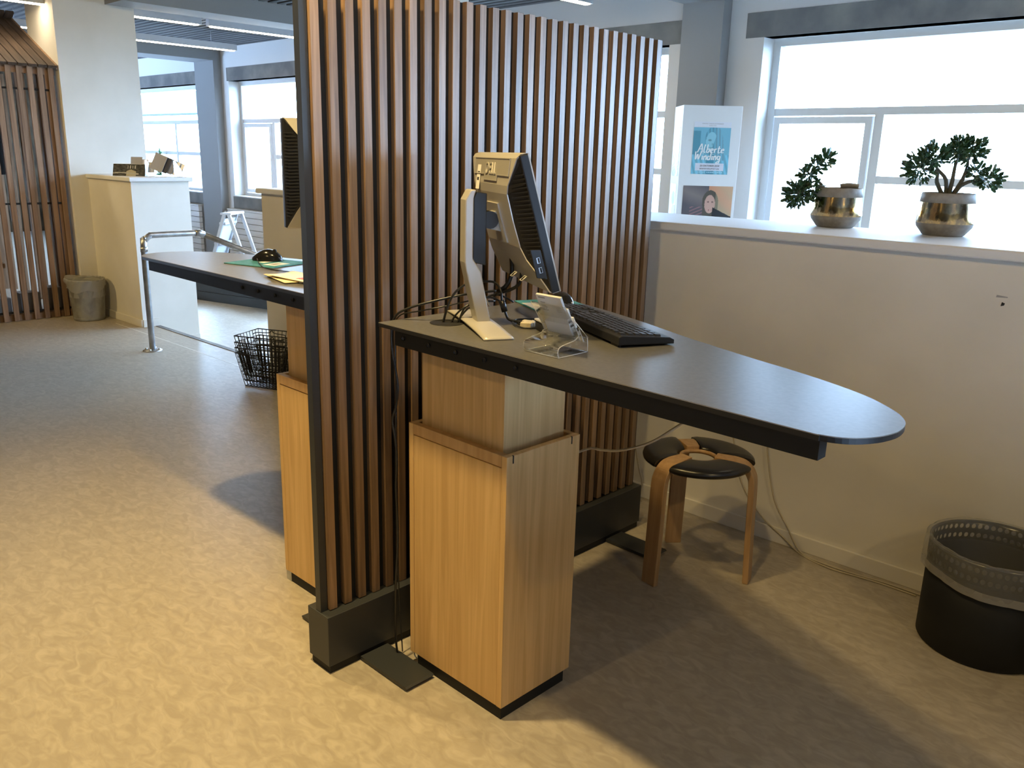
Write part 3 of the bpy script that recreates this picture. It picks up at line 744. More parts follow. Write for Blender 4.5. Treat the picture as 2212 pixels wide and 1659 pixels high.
# ------------------------------------------------------------------ stool
cs = Vector((-1.49, 2.503, 0))
stool = thing('stool', 'three-legged bentwood stool with black ring seat under the right desk', 'stool', cs)
def leg_shape(ang):
    prof = []  # centre line: (r, z)
    prof = [(.212, 0), (.204, .20), (.199, .36), (.190, .402), (.168, .428), (.135, .438), (.062, .440)]
    ps = catmull([Vector((a, 0, b)) for a, b in prof], 5)
    m = MB(); n = len(ps); vs_ = []
    for i, p_ in enumerate(ps):
        tg = (ps[min(i + 1, n - 1)] - ps[max(i - 1, 0)]).normalized(); nr = Vector((tg.z, 0, -tg.x))
        hw_ = .030 if p_.x > .12 else .030 - (.12 - p_.x) * .12
        for s1, s2 in ((-1, -1), (1, -1), (1, 1), (-1, 1)):
            vs_.append((p_.x + nr.x * .0105 * s2, s1 * hw_, p_.z + nr.z * .0105 * s2))
    fs_ = []
    for i in range(n - 1):
        for k_ in range(4): fs_.append((i * 4 + k_, i * 4 + (k_ + 1) % 4, (i + 1) * 4 + (k_ + 1) % 4, (i + 1) * 4 + k_))
    fs_ += [(0, 1, 2, 3)[::-1], tuple((n - 1) * 4 + k_ for k_ in range(4))]
    m.add(vs_, fs_); return m.xf(Matrix.Rotation(ang, 4, 'Z'))
AL = [math.radians(a) for a in (263, 17, 140)]
for a in AL: leg_shape(a).build('leg', 'beech', stool, bevel=.0025)
MB().lathe([(.066, .424), (.066, .438), (.060, .438), (.058, .424), (.066, .424)], 32).build('inner_ring', 'beech', stool)
for i in range(3):
    a0, a1 = sorted((AL[i] % (2 * PI), AL[(i + 1) % 3] % (2 * PI)))
    if a1 - a0 > PI: a0, a1 = a1, a0 + 2 * PI
    def pad(u_, v_):
        r0, r1 = .068, .196; mid = (r0 + r1) / 2; hw_ = (r1 - r0) / 2
        th = 2 * PI * v_
        r = mid + hw_ * math.copysign(abs(math.cos(th)) ** .75, math.cos(th))
        g = .033 / max(r, .05)
        a = a0 + g + (a1 - a0 - 2 * g) * u_
        e = min(1, min(u_, 1 - u_) * 14 + .78)
        z = .432 + .021 * math.copysign(abs(math.sin(th)) ** .8, math.sin(th)) * e
        return (r * math.cos(a), r * math.sin(a), z)
    m = MB().grid(pad, 22, 20)
    for u_ in (0, 1):
        k0 = len(m.v); ring = [pad(u_, j / 20) for j in range(20)]
        m.v += ring; m.f.append([k0 + j for j in range(20)]); m.sm.append(False)
    m.build('seat_pad', 'leather', stool)

# ------------------------------------------------------------------ bins
def black_bin():
    c = (-.575, 2.755, 0); R, H = .185, .335
    t = thing('waste_bin', 'round black waste bin with perforated rim and clear liner', 'bin', c)
    n = 60
    MB().lathe([(0, .004), (R - .004, .004), (R, .008), (R, H - .068), (R - .004, H - .068), (R - .004, .010), (0, .010)], 64).build('body', 'binblack', t)
    # perforated band: a wall with round holes cut between the rows
    m = MB()
    z0, z1 = H - .068, H - .006; rows = 2; hole = .0085
    zc = [z0 + (z1 - z0) * (k_ + .5) / rows for k_ in range(rows)]; hz = (z1 - z0) / rows / 2; ha = PI / n
    for i in range(n):
        ac = 2 * PI * i / n
        for zc_ in zc:
            outer = []; inn = []
            for k_ in range(12):
                th = 2 * PI * k_ / 12 + PI / 12
                cx_, cz_ = math.cos(th), math.sin(th); q = max(abs(cx_), abs(cz_))
                outer.append((R * math.cos(ac + ha * cx_ / q), R * math.sin(ac + ha * cx_ / q), zc_ + hz * cz_ / q))
                aa = ac + math.cos(th) * .0072 / R
                inn.append((R * math.cos(aa), R * math.sin(aa), zc_ + math.sin(th) * .0085))
            k0 = len(m.v); m.v += outer + inn
            for k_ in range(12):
                m.f.append([k0 + k_, k0 + (k_ + 1) % 12, k0 + 12 + (k_ + 1) % 12, k0 + 12 + k_]); m.sm.append(False)
    m.build('perforated_band', 'binblack', t, solid=.003)
    MB().tube([((R) * math.cos(2 * PI * k_ / 64), R * math.sin(2 * PI * k_ / 64), H - .003) for k_ in range(64)], .0035, 8, True).build('rim', 'rubber', t)
    # liner: hangs inside, folds over the rim, wrinkled
    r2 = random.Random(3); ph = [r2.uniform(0, 6.28) for _ in range(8)]
    def wr(a, k_): return sum(math.sin(a * f_ + ph[j] + k_ * .7) * am for j, (f_, am) in enumerate([(3, .5), (7, .3), (13, .28), (23, .2), (37, .12)]))
    def liner(u_, v_):
        a = 2 * PI * u_
        low = .115 + .030 * math.sin(a * 2 + 2.2) + .018 * math.sin(a * 3 + .4)
        if v_ < .4:
            q = v_ / .4; r = R - .012 - .010 * (1 - q) ** .5 + .003 * wr(a, v_ * 3); z = .12 + (H - .12) * q
            if q > .97: z = H + .004 + .002 * wr(a, 0); r = R - .006
        elif v_ < .5:
            q = (v_ - .4) / .1; r = R - .004 + .014 * q; z = H + .005 - .002 * q + .003 * wr(a, 1)
        else:
            q = (v_ - .5) / .5; r = R + .012 + .004 * math.sin(q * 3) + .0035 * wr(a + q * .2, q * 2); z = H + .002 - low * q
        return (r * math.cos(a), r * math.sin(a), z)
    MB().grid(liner, 150, 24).build('bin_liner', 'bag', t, label='clear plastic liner folded over the rim')
    def hem(u_, v_):
        p_ = Vector(liner(u_, 1.0)); a = 2 * PI * u_
        return (p_.x + math.cos(a) * .0015, p_.y + math.sin(a) * .0015, p_.z + .026 * (1 - v_))
    MB().grid(hem, 150, 3).build('liner_hem', 'bag_hem', t)
    return t
black_bin()
# the pale neighbour at the frame edge
t = thing('waste_bin', 'pale bin at the right picture edge with white plastic liner', 'bin', (-.155, 2.66, 0))
MB().lathe([(0, .004), (.15, .004), (.17, .30), (.166, .30), (.147, .01), (0, .01)], 40).build('body', 'white', t)
def lin2(u_, v_):
    a = 2 * PI * u_; q = v_
    return ((.176 + .006 * math.sin(a * 9) * q + .004 * math.sin(a * 17)) * math.cos(a), (.176 + .006 * math.sin(a * 9) * q) * math.sin(a), .312 - .20 * q + .02 * math.sin(a * 3) * q)
MB().grid(lin2, 90, 10).build('bin_liner', 'bagwhite', t)

t = thing('waste_bin', 'weathered zinc bucket bin with milky liner by the playhouse', 'bin', (-7.565, 2.585, 0))
MB().lathe([(0, .006), (.118, .006), (.120, 0), (.122, .008), (.146, .335), (.149, .338), (.149, .344), (.143, .344), (.119, .012), (0, .012)], 48).build('bucket', 'galv', t)
for z in (.02, .338):
    rr_ = .122 + .024 * (z / .335)
    MB().tube([(rr_ * math.cos(2 * PI * k_ / 40), rr_ * math.sin(2 * PI * k_ / 40), z) for k_ in range(40)], .0035, 6, True).build('rim_bead', 'galv', t)
def lin3(u_, v_):
    a = 2 * PI * u_
    d = .05 + .05 * (.5 - .5 * math.cos(a - 2.6)) + .012 * math.sin(a * 5)
    if v_ < .35: q = v_ / .35; return ((.138 + .003 * math.sin(a * 11)) * math.cos(a), (.138 + .003 * math.sin(a * 11)) * math.sin(a), .20 + .15 * q)
    q = (v_ - .35) / .65
    puff = .024 * math.exp(-((a - 3.9) / .7) ** 2)
    r = .150 + puff * math.sin(PI * min(1, q * 1.3 + .15)) + .003 * math.sin(a * 13 + 5 * q)
    return (r * math.cos(a), r * math.sin(a), .352 + puff * .9 * (1 - q) - d * q)
MB().grid(lin3, 90, 14).build('bin_liner', 'bagwhite', t)

# ------------------------------------------------------------------ stacked wire baskets
def basket_mesh(w0, d0, w1, d1, h, nw, nd, r=.0022):
    m = MB()
    def ring(z, rr):
        q = z / h; a, b = w0 + (w1 - w0) * q, d0 + (d1 - d0) * q
        m.tube([(-a, -b, z), (a, -b, z), (a, b, z), (-a, b, z)], rr, 5, True)
    ring(h, .0038); ring(h * .72, r); ring(h * .45, r); ring(h * .2, r); ring(.002, .003)
    for i in range(nw + 1):
        s_ = -1 + 2 * i / nw
        for sg in (-1, 1): m.tube([(s_ * w0, sg * d0, .002), (s_ * w1, sg * d1, h)], r, 5)
        m.tube([(s_ * w0, -d0, .002), (s_ * w0, d0, .002)], r, 5)
    for i in range(1, nd):
        s_ = -1 + 2 * i / nd
        for sg in (-1, 1): m.tube([(sg * w0, s_ * d0, .002), (sg * w1, s_ * d1, h)], r, 5)
    return m
bk = [('bottom wire shopping basket in the stack by the left desk', 0), ('second wire shopping basket from the bottom of the stack', .035), ('third wire shopping basket from the bottom of the stack', .068), ('topmost black wire shopping basket of the stack', .110)]
me_b = basket_mesh(.125, .095, .165, .125, .215, 11, 8).mesh('wire_basket', 'blackcable')
hm = MB().tube([(-.12, 0, .205), (-.10, .02, .215), (-.02, .03, .218), (.0, .035, .232), (.02, .03, .218), (.10, .02, .215), (.12, 0, .205)], .003, 6, sub=4).mesh('handle', 'blackcable')
for i, (lab, z) in enumerate(bk):
    t = thing('wire_basket', lab, 'basket', (-4.70, 2.655, z + .002), math.radians(24 + (i % 2) * 2), 'stacked wire baskets')
    put('wire_body', me_b, t); put('handle', hm, t)

# ------------------------------------------------------------------ handrail
hr = thing('handrail', 'galvanised pipe handrail descending the step beside the half wall gap', 'handrail', (-6.087, 2.493, 0))
MB().tube([(0, 0, .01), (0, 0, .755), (0, .012, .80), (0, .045, .828), (0, .09, .834), (0, .42, .834)], .0215, 14, sub=4).build('upright_bend', 'steel', hr)
MB().tube([(0, .42, .834), (0, 1.9, .20)], .0215, 14).build('sloping_rail', 'steel', hr)
MB().tube([(0, 1.86, .215), (0, 1.9, .10), (0, 1.9, LOW)], .0215, 14).build('lower_post', 'steel', hr)
MB().tube([(0, .385, .834), (0, .42, .834), (0, .452, .820)], .0245, 14).build('elbow_fitting', 'steel', hr)
MB().tube([(0, .0, .72), (0, .0, .755)], .0245, 14).build('collar', 'steel', hr)
fl = MB().lathe([(0, .012), (.03, .012), (.034, .010), (.062, .008), (.066, .004), (.066, 0)], 28); fl.build('floor_flange', 'steel', hr)
for k_ in range(4):
    a = PI / 4 + k_ * PI / 2
    MB().lathe([(0, .018), (.008, .018), (.009, .009)], 8, .048 * math.cos(a), .048 * math.sin(a)).build('bolt', 'steel', hr)

# ------------------------------------------------------------------ pots with plants on the cap
def pot(label, c, seed, kind):
    t = thing('potted_plant', label, 'plant', c, 0.3 * seed)
    R = .094
    MB().lathe([(0, .003), (.066, .0), (.072, .004), (.094, .032), (.0965, .045)], 40).build('pot_base', 'ceramic', t)
    MB().lathe([(.0965, .045), (.098, .05), (.094, .085), (.089, .118)], 40).build('gold_band', 'gold', t, label='cracked gold glaze band')
    MB().lathe([(.089, .118), (.0925, .119), (.0895, .150), (.087, .153), (.083, .152), (.083, .12)], 40).build('pot_rim', 'ceramic', t)
    MB().lathe([(0, .140), (.05, .142), (.083, .136)], 24).build('soil', 'soil', t)
    r_ = random.Random(seed)
    st = MB(); lf = MB()
    lab_l = []
    def leafp(p_, d_, s_):
        d_ = d_.normalized(); sd = d_.cross(Vector((r_.uniform(-1, 1), r_.uniform(-1, 1), r_.uniform(-.3, 1)))).normalized(); up_ = sd.cross(d_)
        L0 = s_ * r_.uniform(.7, 1.2) * .82; wv = L0 * .20
        a = [p_, p_ + d_ * L0 * .45 + sd * wv + up_ * .002, p_ + d_ * L0 * .9 + sd * wv * .8, p_ + d_ * L0 * 1.02, p_ + d_ * L0 * .9 - sd * wv * .8, p_ + d_ * L0 * .45 - sd * wv + up_ * .002]
        lf.add(a + [q + up_ * .004 for q in a], [(0, 1, 2, 3, 4, 5), (11, 10, 9, 8, 7, 6)] + [(i, 6 + i, 6 + (i + 1) % 6, (i + 1) % 6) for i in range(6)])
    def cluster(p_, rad, n_, out, s_):
        for _ in range(n_):
            q = Vector((r_.gauss(0, 1), r_.gauss(0, 1), r_.gauss(0, .8))).normalized() * rad * r_.uniform(.25, 1) ** .6
            leafp(p_ + q, q.normalized() + out * .5 + Vector((0, 0, .2)), s_)
    if kind == 2:
        br = [((-.02, 0, .14), (-.05, .0, .19), (-.055, .0, .225), (-.115, -.01, .235), 'L'),
              ((.0, .0, .14), (.005, 0, .20), (.012, .01, .25), (.018, .0, .285), 'T'), ((-.005, .01, .14), (-.015, .01, .20), (-.045, .02, .235), (-.07, .02, .275), 'L2'),
              ((.01, -.01, .14), (.04, 0, .18), (.085, .0, .20), (.125, .0, .205), 'R'), ((.015, .01, .14), (.045, .01, .20), (.06, .02, .25), (.05, .01, .29), 'T2')]
        for b in br:
            st.tube([Vector(q) for q in b[:4]], (.0085, .004), 6, sub=4)
        cluster(Vector((-.118, 0, .235)), .047, 180, Vector((-.4, 0, 0)), .03)
        cluster(Vector((-.075, 0, .278)), .042, 120, Vector((0, 0, .4)), .032)
        cluster(Vector((.012, 0, .305)), .036, 120, Vector((0, 0, .3)), .032)
        cluster(Vector((.058, 0, .30)), .040, 140, Vector((.2, 0, .1)), .032)
        cluster(Vector((.135, 0, .205)), .035, 92, Vector((.5, 0, .1)), .032)
        cluster(Vector((.085, 0, .225)), .025, 36, Vector((.2, 0, .6)), .03)
    else:
        for b in [((-.05, 0, .14), (-.085, .0, .175), (-.12, 0, .165), (-.165, 0, .125)), ((-.05, .01, .14), (-.09, .01, .185), (-.13, .01, .215), (-.10, .01, .26)), ((-.04, -.01, .14), (-.09, -.02, .16), (-.13, -.02, .15), (-.15, -.02, .13))]:
            st.tube([Vector(q) for q in b], (.006, .003), 6, sub=4)
        cluster(Vector((-.16, 0, .125)), .042, 160, Vector((-.3, 0, -.3)), .034)
        cluster(Vector((-.115, 0, .140)), .035, 92, Vector((-.1, 0, -.3)), .03)
        cluster(Vector((-.13, 0, .20)), .026, 60, Vector((-.2, 0, .2)), .028)
        cluster(Vector((-.10, 0, .235)), .024, 52, Vector((.1, 0, .4)), .03)
        cluster(Vector((-.065, 0, .26)), .020, 36, Vector((.4, 0, .6)), .038)
        MB().tube([(.01, .02, .158), (.04, .01, .163), (.075, .0, .160)], .010, 10, sub=3).build('bark_piece', 'ceramic', t)
    st.build('stems', 'stem', t)
    o = lf.build('leaves', 'leaf', t); o['kind'] = 'stuff'
    return t
pot('left plant drooping leftwards from a grey and gold pot', (-1.475, 3.36, 1.205), 0, 1).rotation_euler = (0, 0, .75)
pot('right bushy plant upright in a grey and gold pot', (-1.065, 3.36, 1.205), 0, 2).rotation_euler = (0, 0, .75)

# ------------------------------------------------------------------ poster box in the hall
P0 = Vector((-3.374, 5.088, 0)); ex = Vector((.712, .702, 0)).normalized(); ey = Vector((-ex.y, ex.x, 0))
box_w, box_d, box_h = .40, .30, 1.808
pb = thing('poster_stand', 'white box stand with posters before the grey wall column', 'stand', (P0.x, P0.y, LOW), math.atan2(ex.y, ex.x))
MB().box(0, box_w, 0, box_d, 0, box_h - LOW).build('box', 'white', pb, bevel=.002)
def ell(u_, v_, cx_, cy_, rx, ry): return ((u_ - cx_) / rx) ** 2 + ((v_ - cy_) / ry) ** 2
def teal_poster(u_, v_):
    if v_ > .89: return (.72, .74, .80)
    c = np.array((.165, .40, .50)); y = v_ / .89
    if u_ < .20 and .38 < y < .93: c = np.array((.075, .235, .30))
    hair = ell(u_, y, .56, .70, .25, .34) < 1 or (abs(u_ - (.60 + (.8 - y) * .16)) < .20 and .30 < y < .8)
    if hair: c = np.array((.10, .285, .365)) * (1 + .28 * math.sin(u_ * 70 + y * 6)) + (.05 if u_ > .6 else 0)
    face = ell(u_, y, .50, .70, .155, .21) < 1 and not (u_ > .575 + .05 * math.sin(y * 9))
    if face:
        c = np.array((.24, .50, .58))
        if ell(u_, y, .455, .735, .05, .022) < 1: c *= .5
        if ell(u_, y, .50, .575, .06, .013) < 1: c *= .6
        if ell(u_, y, .53, .65, .025, .02) < 1: c *= .7
    if y < .42 and not hair:
        c = np.array((.16, .42, .53)) * (1 + .25 * math.sin(u_ * 48 + y * 18))
    if y < .30 and abs(u_ - .5) < .10: c = np.array((.05, .20, .27))
    if .10 < u_ < .88 and .075 < y < .235: c = np.array((.66, .68, .76))
    if .13 < u_ < .85 and .028 < y < .05 and int(u_ * 60) % 3: c = np.array((.40, .62, .70))
    return np.clip(c, 0, 1)
def portrait(u_, v_):
    c = np.array((.062, .052, .060)) + np.array((.10, .075, .055)) * max(0, .9 - abs(v_ - .85 + .55 * u_) * 2.2)
    if u_ > .52:
        c = np.array((.42, .29, .18)) * (.55 + .75 * (u_ - .4)) + np.array((.22, .04, .0)) * max(0, v_ - .62) + np.array((.12, -.02, -.02)) * max(0, math.sin(u_ * 6 + v_ * 5)) * .6
    if v_ < .35 and u_ < .45: c = c + np.array((.16, .05, .045)) * max(0, math.sin((u_ - v_ * 1.4) * 42)) * (u_ > .15)
    if ell(u_, v_, .56, .50, .16, .37) < 1 or (abs(u_ - .565) < .155 and v_ < .5): c = np.array((.055, .045, .032)) + (np.array((.10, .085, .05)) if u_ > .66 else 0)
    if ell(u_, v_, .555, .43, .108, .29) < 1:
        c = np.array((.40, .235, .185)) * (1.08 - .5 * abs(u_ - .53) * 4 * .4)
        for ex_ in (.52, .605):
            if ell(u_, v_, ex_, .50, .024, .024) < 1: c = np.array((.11, .06, .05))
        if ell(u_, v_, .565, .24, .035, .03) < 1: c = np.array((.25, .085, .08))
        if abs(u_ - .575) < .016 and v_ < .26: c = np.array((.46, .28, .22))
    if u_ > .62 and v_ < .30 - (u_ - .66) * .75: c = np.array((.012, .012, .016))
    return np.clip(c, 0, 1)
def mono_poster(u_, v_):
    n_ = .5 + .5 * math.sin(u_ * 21 + 5 * math.sin(v_ * 17)) * math.cos(v_ * 29 + u_ * 7)
    c = np.array((.30, .27, .30)) * (.4 + n_)
    if v_ > .70: c = np.array((.22, .21, .24)) if int(v_ * 26) % 2 else np.array((.55, .55, .58))
    elif abs(u_ - .65 - .1 * math.sin(v_ * 20)) < .12 and v_ < .65: c = np.array((.85, .85, .86))
    return c
def yellow_poster(u_, v_):
    c = np.array((.72, .50, .14))
    if ell(u_, v_, .6, .66, .3, .16) < 1: c = np.array((.25, .28, .38))
    if u_ > .5 + .15 * math.sin(v_ * 14) and v_ < .5: c = np.array((.45, .45, .52))
    return c
F = lambda x, z: Matrix.Translation((x, -.0012, z - LOW)) @ Matrix.Rotation(PI / 2, 4, 'X')
pt = thing('poster', 'teal concert poster of a long-haired woman with brush lettering', 'poster', (0, 0, 0))
pt.location = (P0.x, P0.y, LOW); pt.rotation_euler = (0, 0, math.atan2(ex.y, ex.x))
sh_ = printed('sheet', .252, .345, 76, 104, teal_poster, pt, F(.080, 1.357))
def on(x, z, off=-.0022): return frame_mat((x, off, z - LOW), (1, 0, 0), (0, 0, 1))
STROKES = {'A': ([[(0, 0), (.32, 1.0), (.45, .95), (.60, 0)], [(.05, .42), (.62, .50)]], .75), 'l': ([[(.12, 1.05), (.05, .3), (.12, .02), (.28, .08)]], .36),
 'b': ([[(.12, 1.05), (.06, .05)], [(.06, .35), (.32, .50), (.40, .25), (.22, .0), (.06, .08)]], .52), 'e': ([[(.04, .24), (.34, .34), (.26, .52), (.06, .36), (.08, .06), (.40, .06)]], .50),
 'r': ([[(.06, .5), (.06, 0)], [(.06, .3), (.22, .5), (.36, .46)]], .44), 't': ([[(.18, .85), (.14, .1), (.26, 0), (.42, .1)], [(.0, .55), (.38, .58)]], .48),
 'W': ([[(.0, 1.0), (.10, .05), (.32, .72), (.46, .05), (.72, 1.05)]], .86), 'i': ([[(.08, .5), (.08, .02)], [(.09, .70), (.11, .76)]], .24),
 'n': ([[(.05, .5), (.05, 0)], [(.05, .3), (.22, .52), (.32, .38), (.34, 0)]], .46), 'd': ([[(.36, .40), (.14, .48), (.04, .2), (.18, .0), (.36, .14)], [(.42, 1.05), (.36, .0)]], .54),
 'g': ([[(.36, .42), (.14, .50), (.04, .26), (.18, .06), (.36, .2)], [(.38, .5), (.34, -.25), (.10, -.42), (.02, -.28), (.46, -.05)]], .50)}
def brush(word, x, z, size):
    m = MB()
    for ch in word:
        st_, adv = STROKES[ch]
        for s_ in st_:
            ps = catmull([Vector((x + (p_[0] + p_[1] * .12) * size, z + p_[1] * size, 0)) for p_ in s_], 5)
            n = len(ps); L_p, R_p = [], []
            for i, p_ in enumerate(ps):
                tg = (ps[min(i + 1, n - 1)] - ps[max(i - 1, 0)]).normalized()
                hw_ = .0030 * size / .05 * (1.25 if abs(tg.y) > .6 else .75)
                L_p.append((p_.x - tg.y * hw_, -.0024, p_.y + tg.x * hw_ - LOW)); R_p.append((p_.x + tg.y * hw_, -.0024, p_.y - tg.x * hw_ - LOW))
            m.add(L_p + R_p, [(i, i + 1, n + i + 1, n + i) for i in range(n - 1)])
        x += adv * size
    return m.build('lettering', 'whitepaper', pt)
brush('Alberte', .115, 1.500, .052)
brush('Winding', .098, 1.452, .054)
text('lettering', '25 OKTOBER 2018', .0165, 'darkprint', pt, on(.205, 1.408), .0002, .1)
text('lettering', 'WWW.KRUPTET.DK', .0150, 'darkprint', pt, on(.205, 1.388), .0002, .1)
text('lettering', 'KONCERT TORSDAG & SAMARBEJDE', .0088, 'greyprint', pt, on(.206, 1.687), .0002)
text('lettering', 'PRÆSENTERER', .0075, 'greyprint', pt, on(.206, 1.675), .0002)
pt = thing('poster', 'brown portrait poster of a woman with finger to her lips', 'poster', (P0.x, P0.y, LOW), math.atan2(ex.y, ex.x))
printed('sheet', .345, .215, 104, 64, portrait, pt, F(.037, 1.063))
G = lambda y, z: frame_mat((-.0012, y, z - LOW), (0, -1, 0), (0, 0, 1))
pt = thing('poster', 'black and white poster on the left side of the poster stand', 'poster', (P0.x, P0.y, LOW), math.atan2(ex.y, ex.x))
printed('sheet', .22, .33, 40, 60, mono_poster, pt, G(.265, 1.337))
pt = thing('poster', 'yellow edged poster low on the left side of the poster stand', 'poster', (P0.x, P0.y, LOW), math.atan2(ex.y, ex.x))
printed('sheet', .20, .29, 30, 44, yellow_poster, pt, G(.265, .995))

# ------------------------------------------------------------------ LED pendants
def led(label, x, y0, y1, z):
    t = thing('linear_pendant_light', label, 'lamp', (x, (y0 + y1) / 2, z), 0, 'linear pendant lights in the hall')
    h = (y1 - y0) / 2
    MB().box(-.03, .03, -h, h, .008, .075).build('housing', 'led_body', t)
    MB().box(-.024, .024, -h + .03, h - .03, 0, .010).build('diffuser', 'led', t)
    for y in (-h + .3, h - .3): MB().tube([(0, y, .075), (0, y, .22)], .0025, 5).build('suspension_wire', 'steel', t)
led('linear pendant light farthest left, short end by the grey column', -9.66, 2.6, 5.22, 2.53)
led('near half of the long linear pendant light beside the white column', -7.96, 1.3, 3.96, 2.53)
led('far half of the long linear pendant light beside the white column', -7.96, 4.03, 5.55, 2.53)
led('linear pendant light peeking above the top of the slatted partition', -4.33, 3.0, 5.20, 2.53)
led('added unseen pendant light over the hall above the potted plants', -1.1, 3.6, 5.2, 2.53)  # lamp out of view, added to brighten the hall
led('added unseen pendant light over the hall at far right', 1.8, 3.6, 5.2, 2.53)  # also added out of view, lifts the right side of the hall
led('linear pendant light glimpsed behind the playhouse roof', -12.6, .6, 3.4, 2.53)

# ------------------------------------------------------------------ slatted playhouse at left
ph = thing('playhouse', 'brown slatted wooden playhouse at the left edge', 'playhouse', (-7.82, 2.60, 0))
psl = MB().box(-.012, .012, -.019, .019, .004, 2.055).mesh('wall_slat', 'house')
for i in range(20):
    o = put('wall_slat', psl, ph, (.012, -.035 - i * .0785, 0)); o.rotation_euler = (0, 0, rnd.uniform(-.03, .03))
for i in range(20):
    o = put('wall_slat', psl, ph, (-1.9, -.055 - i * .0785, 0))
for i in range(9):
    o = put('wall_slat', psl, ph, (-.25 - i * .19, -.0, 0)); o.rotation_euler = (0, 0, PI / 2)
for x in (-.03, -1.88):
    for y in (-.045, -1.58):
        MB().box(x - .035, x + .025, y - .03, y + .03, 0, 2.03).build('corner_post', 'house', ph)
MB().box(-.055, -.002, -1.62, .0, 1.985, 2.045).build('top_plate', 'house', ph)
MB().box(-1.89, -1.84, -1.62, .0, 1.985, 2.045).build('top_plate', 'house', ph)
for z in (1.865, .962, .072):
    MB().box(-.012, -.001, -1.62, -.02, z - .008, z + .008).build('steel_band', 'black', ph)
MB().box(-.10, -.012, -1.62, -.02, .0, .05).build('bottom_plate', 'house', ph)
th = math.radians(24)
rb_ = MB().box(-1.15, .06, -.032, .032, -.011, .011).mesh('roof_slat', 'roofwood_shaded')
for i in range(21):
    o = put('roof_slat', rb_, ph, (.0, -.025 - i * .0735, 2.07)); o.rotation_euler = (0, th, 0)
rb2 = MB().box(-.06, 1.15, -.032, .032, -.011, .011).mesh('roof_slat', 'roofwood_shaded')
for i in range(21):
    o = put('roof_slat', rb2, ph, (-1.9, -.025 - i * .0735, 2.07)); o.rotation_euler = (0, -th, 0)
for d in (.22, .62, 1.02):
    MB().box(-.03, .03, -1.6, .0, -.065, -.012).xf(Matrix.Translation((-d * math.cos(th), 0, 2.07 + d * math.sin(th)))).build('purlin', 'house', ph)
MB().prism([(.05, 2.03), (.05, 2.06), (-1.0, 2.06 + 1.05 * math.tan(th)), (-1.0, 2.03 + 1.05 * math.tan(th))], 'y', .0, .018).build('barge_board', 'house', ph)
# things inside it
t = thing('reading_bench', 'brown boarded bench inside the playhouse', 'bench', (-9.1, 1.75, 0))
for i in range(5):
    MB().box(-.30, .30, -.55 + i * .2, -.36 + i * .2, .0, .92).build('back_board', 'house', t)
MB().box(-.05, .75, -.55, .45, .38, .42).build('seat_board', 'house', t)
tag(MB().box(-9.5, -9.44, 1.9, 2.66, 1.14, 1.60).build('dark_screen', 'black', bevel=.004), 'dark flat panel behind the playhouse slats', 'screen')
for i, (y, z, wd, lab) in enumerate([(2.02, .05, .20, 'pale box on the playhouse floor, leftmost'), (2.27, .05, .16, 'pale box on the playhouse floor, in the middle'), (2.47, .05, .11, 'pale box on the playhouse floor, nearest the corner')]):
    tag(MB().box(-8.16, -8.0, y - wd / 2, y + wd / 2, 0, .17 + .03 * i).build('storage_box', 'greyprint', bevel=.004), lab, 'box', 'boxes in the playhouse')

# ------------------------------------------------------------------ things on the left half wall
zc = 1.205
def leaflet_fn(u_, v_):
    n_ = .5 + .5 * math.sin(u_ * 33 + 4 * math.sin(v_ * 9)) * math.sin(v_ * 21 + u_ * 11)
    c = np.array((.055, .052, .040)) * (.3 + 1.4 * n_)
    if .42 < u_ < .72 and v_ < .55 - abs(u_ - .55): c = np.array((.42, .36, .22))
    if abs(v_ - .22 - .05 * math.sin(u_ * 6)) < .05 and u_ < .8: c = np.array((.40, .37, .28))
    if .45 < u_ < .75 and .62 < v_ < .9 and int(u_ * 40) % 3 == 0: c = np.array((.5, .48, .40))
    return c
t = thing('leaflet_stack', 'stack of dark landscape photo leaflets leaning on the left half wall cap', 'leaflets', (-7.16, 2.86, zc), math.radians(52))
for i in range(4):
    MB().box(-.125, .125, -.0012, .0012, 0, .11).xf(Matrix.Translation((0, .006 * i + .012, 0)) @ Matrix.Rotation(-.5, 4, 'X')).build('leaflet', 'whitepaper', t)
printed('cover_print', .25, .105, 60, 26, leaflet_fn, t, Matrix.Translation((-.125, .009, .003)) @ Matrix.Rotation(-.5, 4, 'X') @ Matrix.Rotation(PI / 2, 4, 'X'))
t = thing('postcard_holder', 'small clear holder of grey cards behind the dark leaflets', 'card holder', (-7.19, 2.97, zc), math.radians(52))
for i in range(3):
    MB().box(-.045, .045, -.001, .001, 0, .13 - .02 * i).xf(Matrix.Translation((.045 * i - .03, .01 * i, .03)) @ Matrix.Rotation(-.35, 4, 'X')).build('card', ('greyprint', 'whitepaper', 'whitepaper')[i], t)
MB().box(-.06, .07, -.004, .035, 0, .03).build('tray', 'acrylic', t)
t = thing('brochure_rack', 'clear tiered rack of fanned grey and blue brochures on left half wall', 'brochure rack', (-7.06, 3.06, zc), math.radians(40))
for i in range(5):
    MB().box(-.05, .05, -.0015, .0015, 0, .14 - .008 * i).xf(Matrix.Translation((.028 * i - .02, .024 * i, .05 - .008 * i)) @ Matrix.Rotation(.35, 4, 'Y') @ Matrix.Rotation(-.3, 4, 'X') @ Matrix.Rotation(.1, 4, 'Z')).build('brochure', ('greyprint', 'darkprint', 'greyprint', 'alu', 'alu')[i], t)
for x in (-.09, .15):
    MB().prism([(-.03, 0), (.15, 0), (.15, .02), (.0, .13), (-.03, .13)], 'x', x, x + .003).build('side_panel', 'acrylic', t)
MB().box(-.09, .153, -.03, .15, 0, .004).build('base', 'acrylic', t)
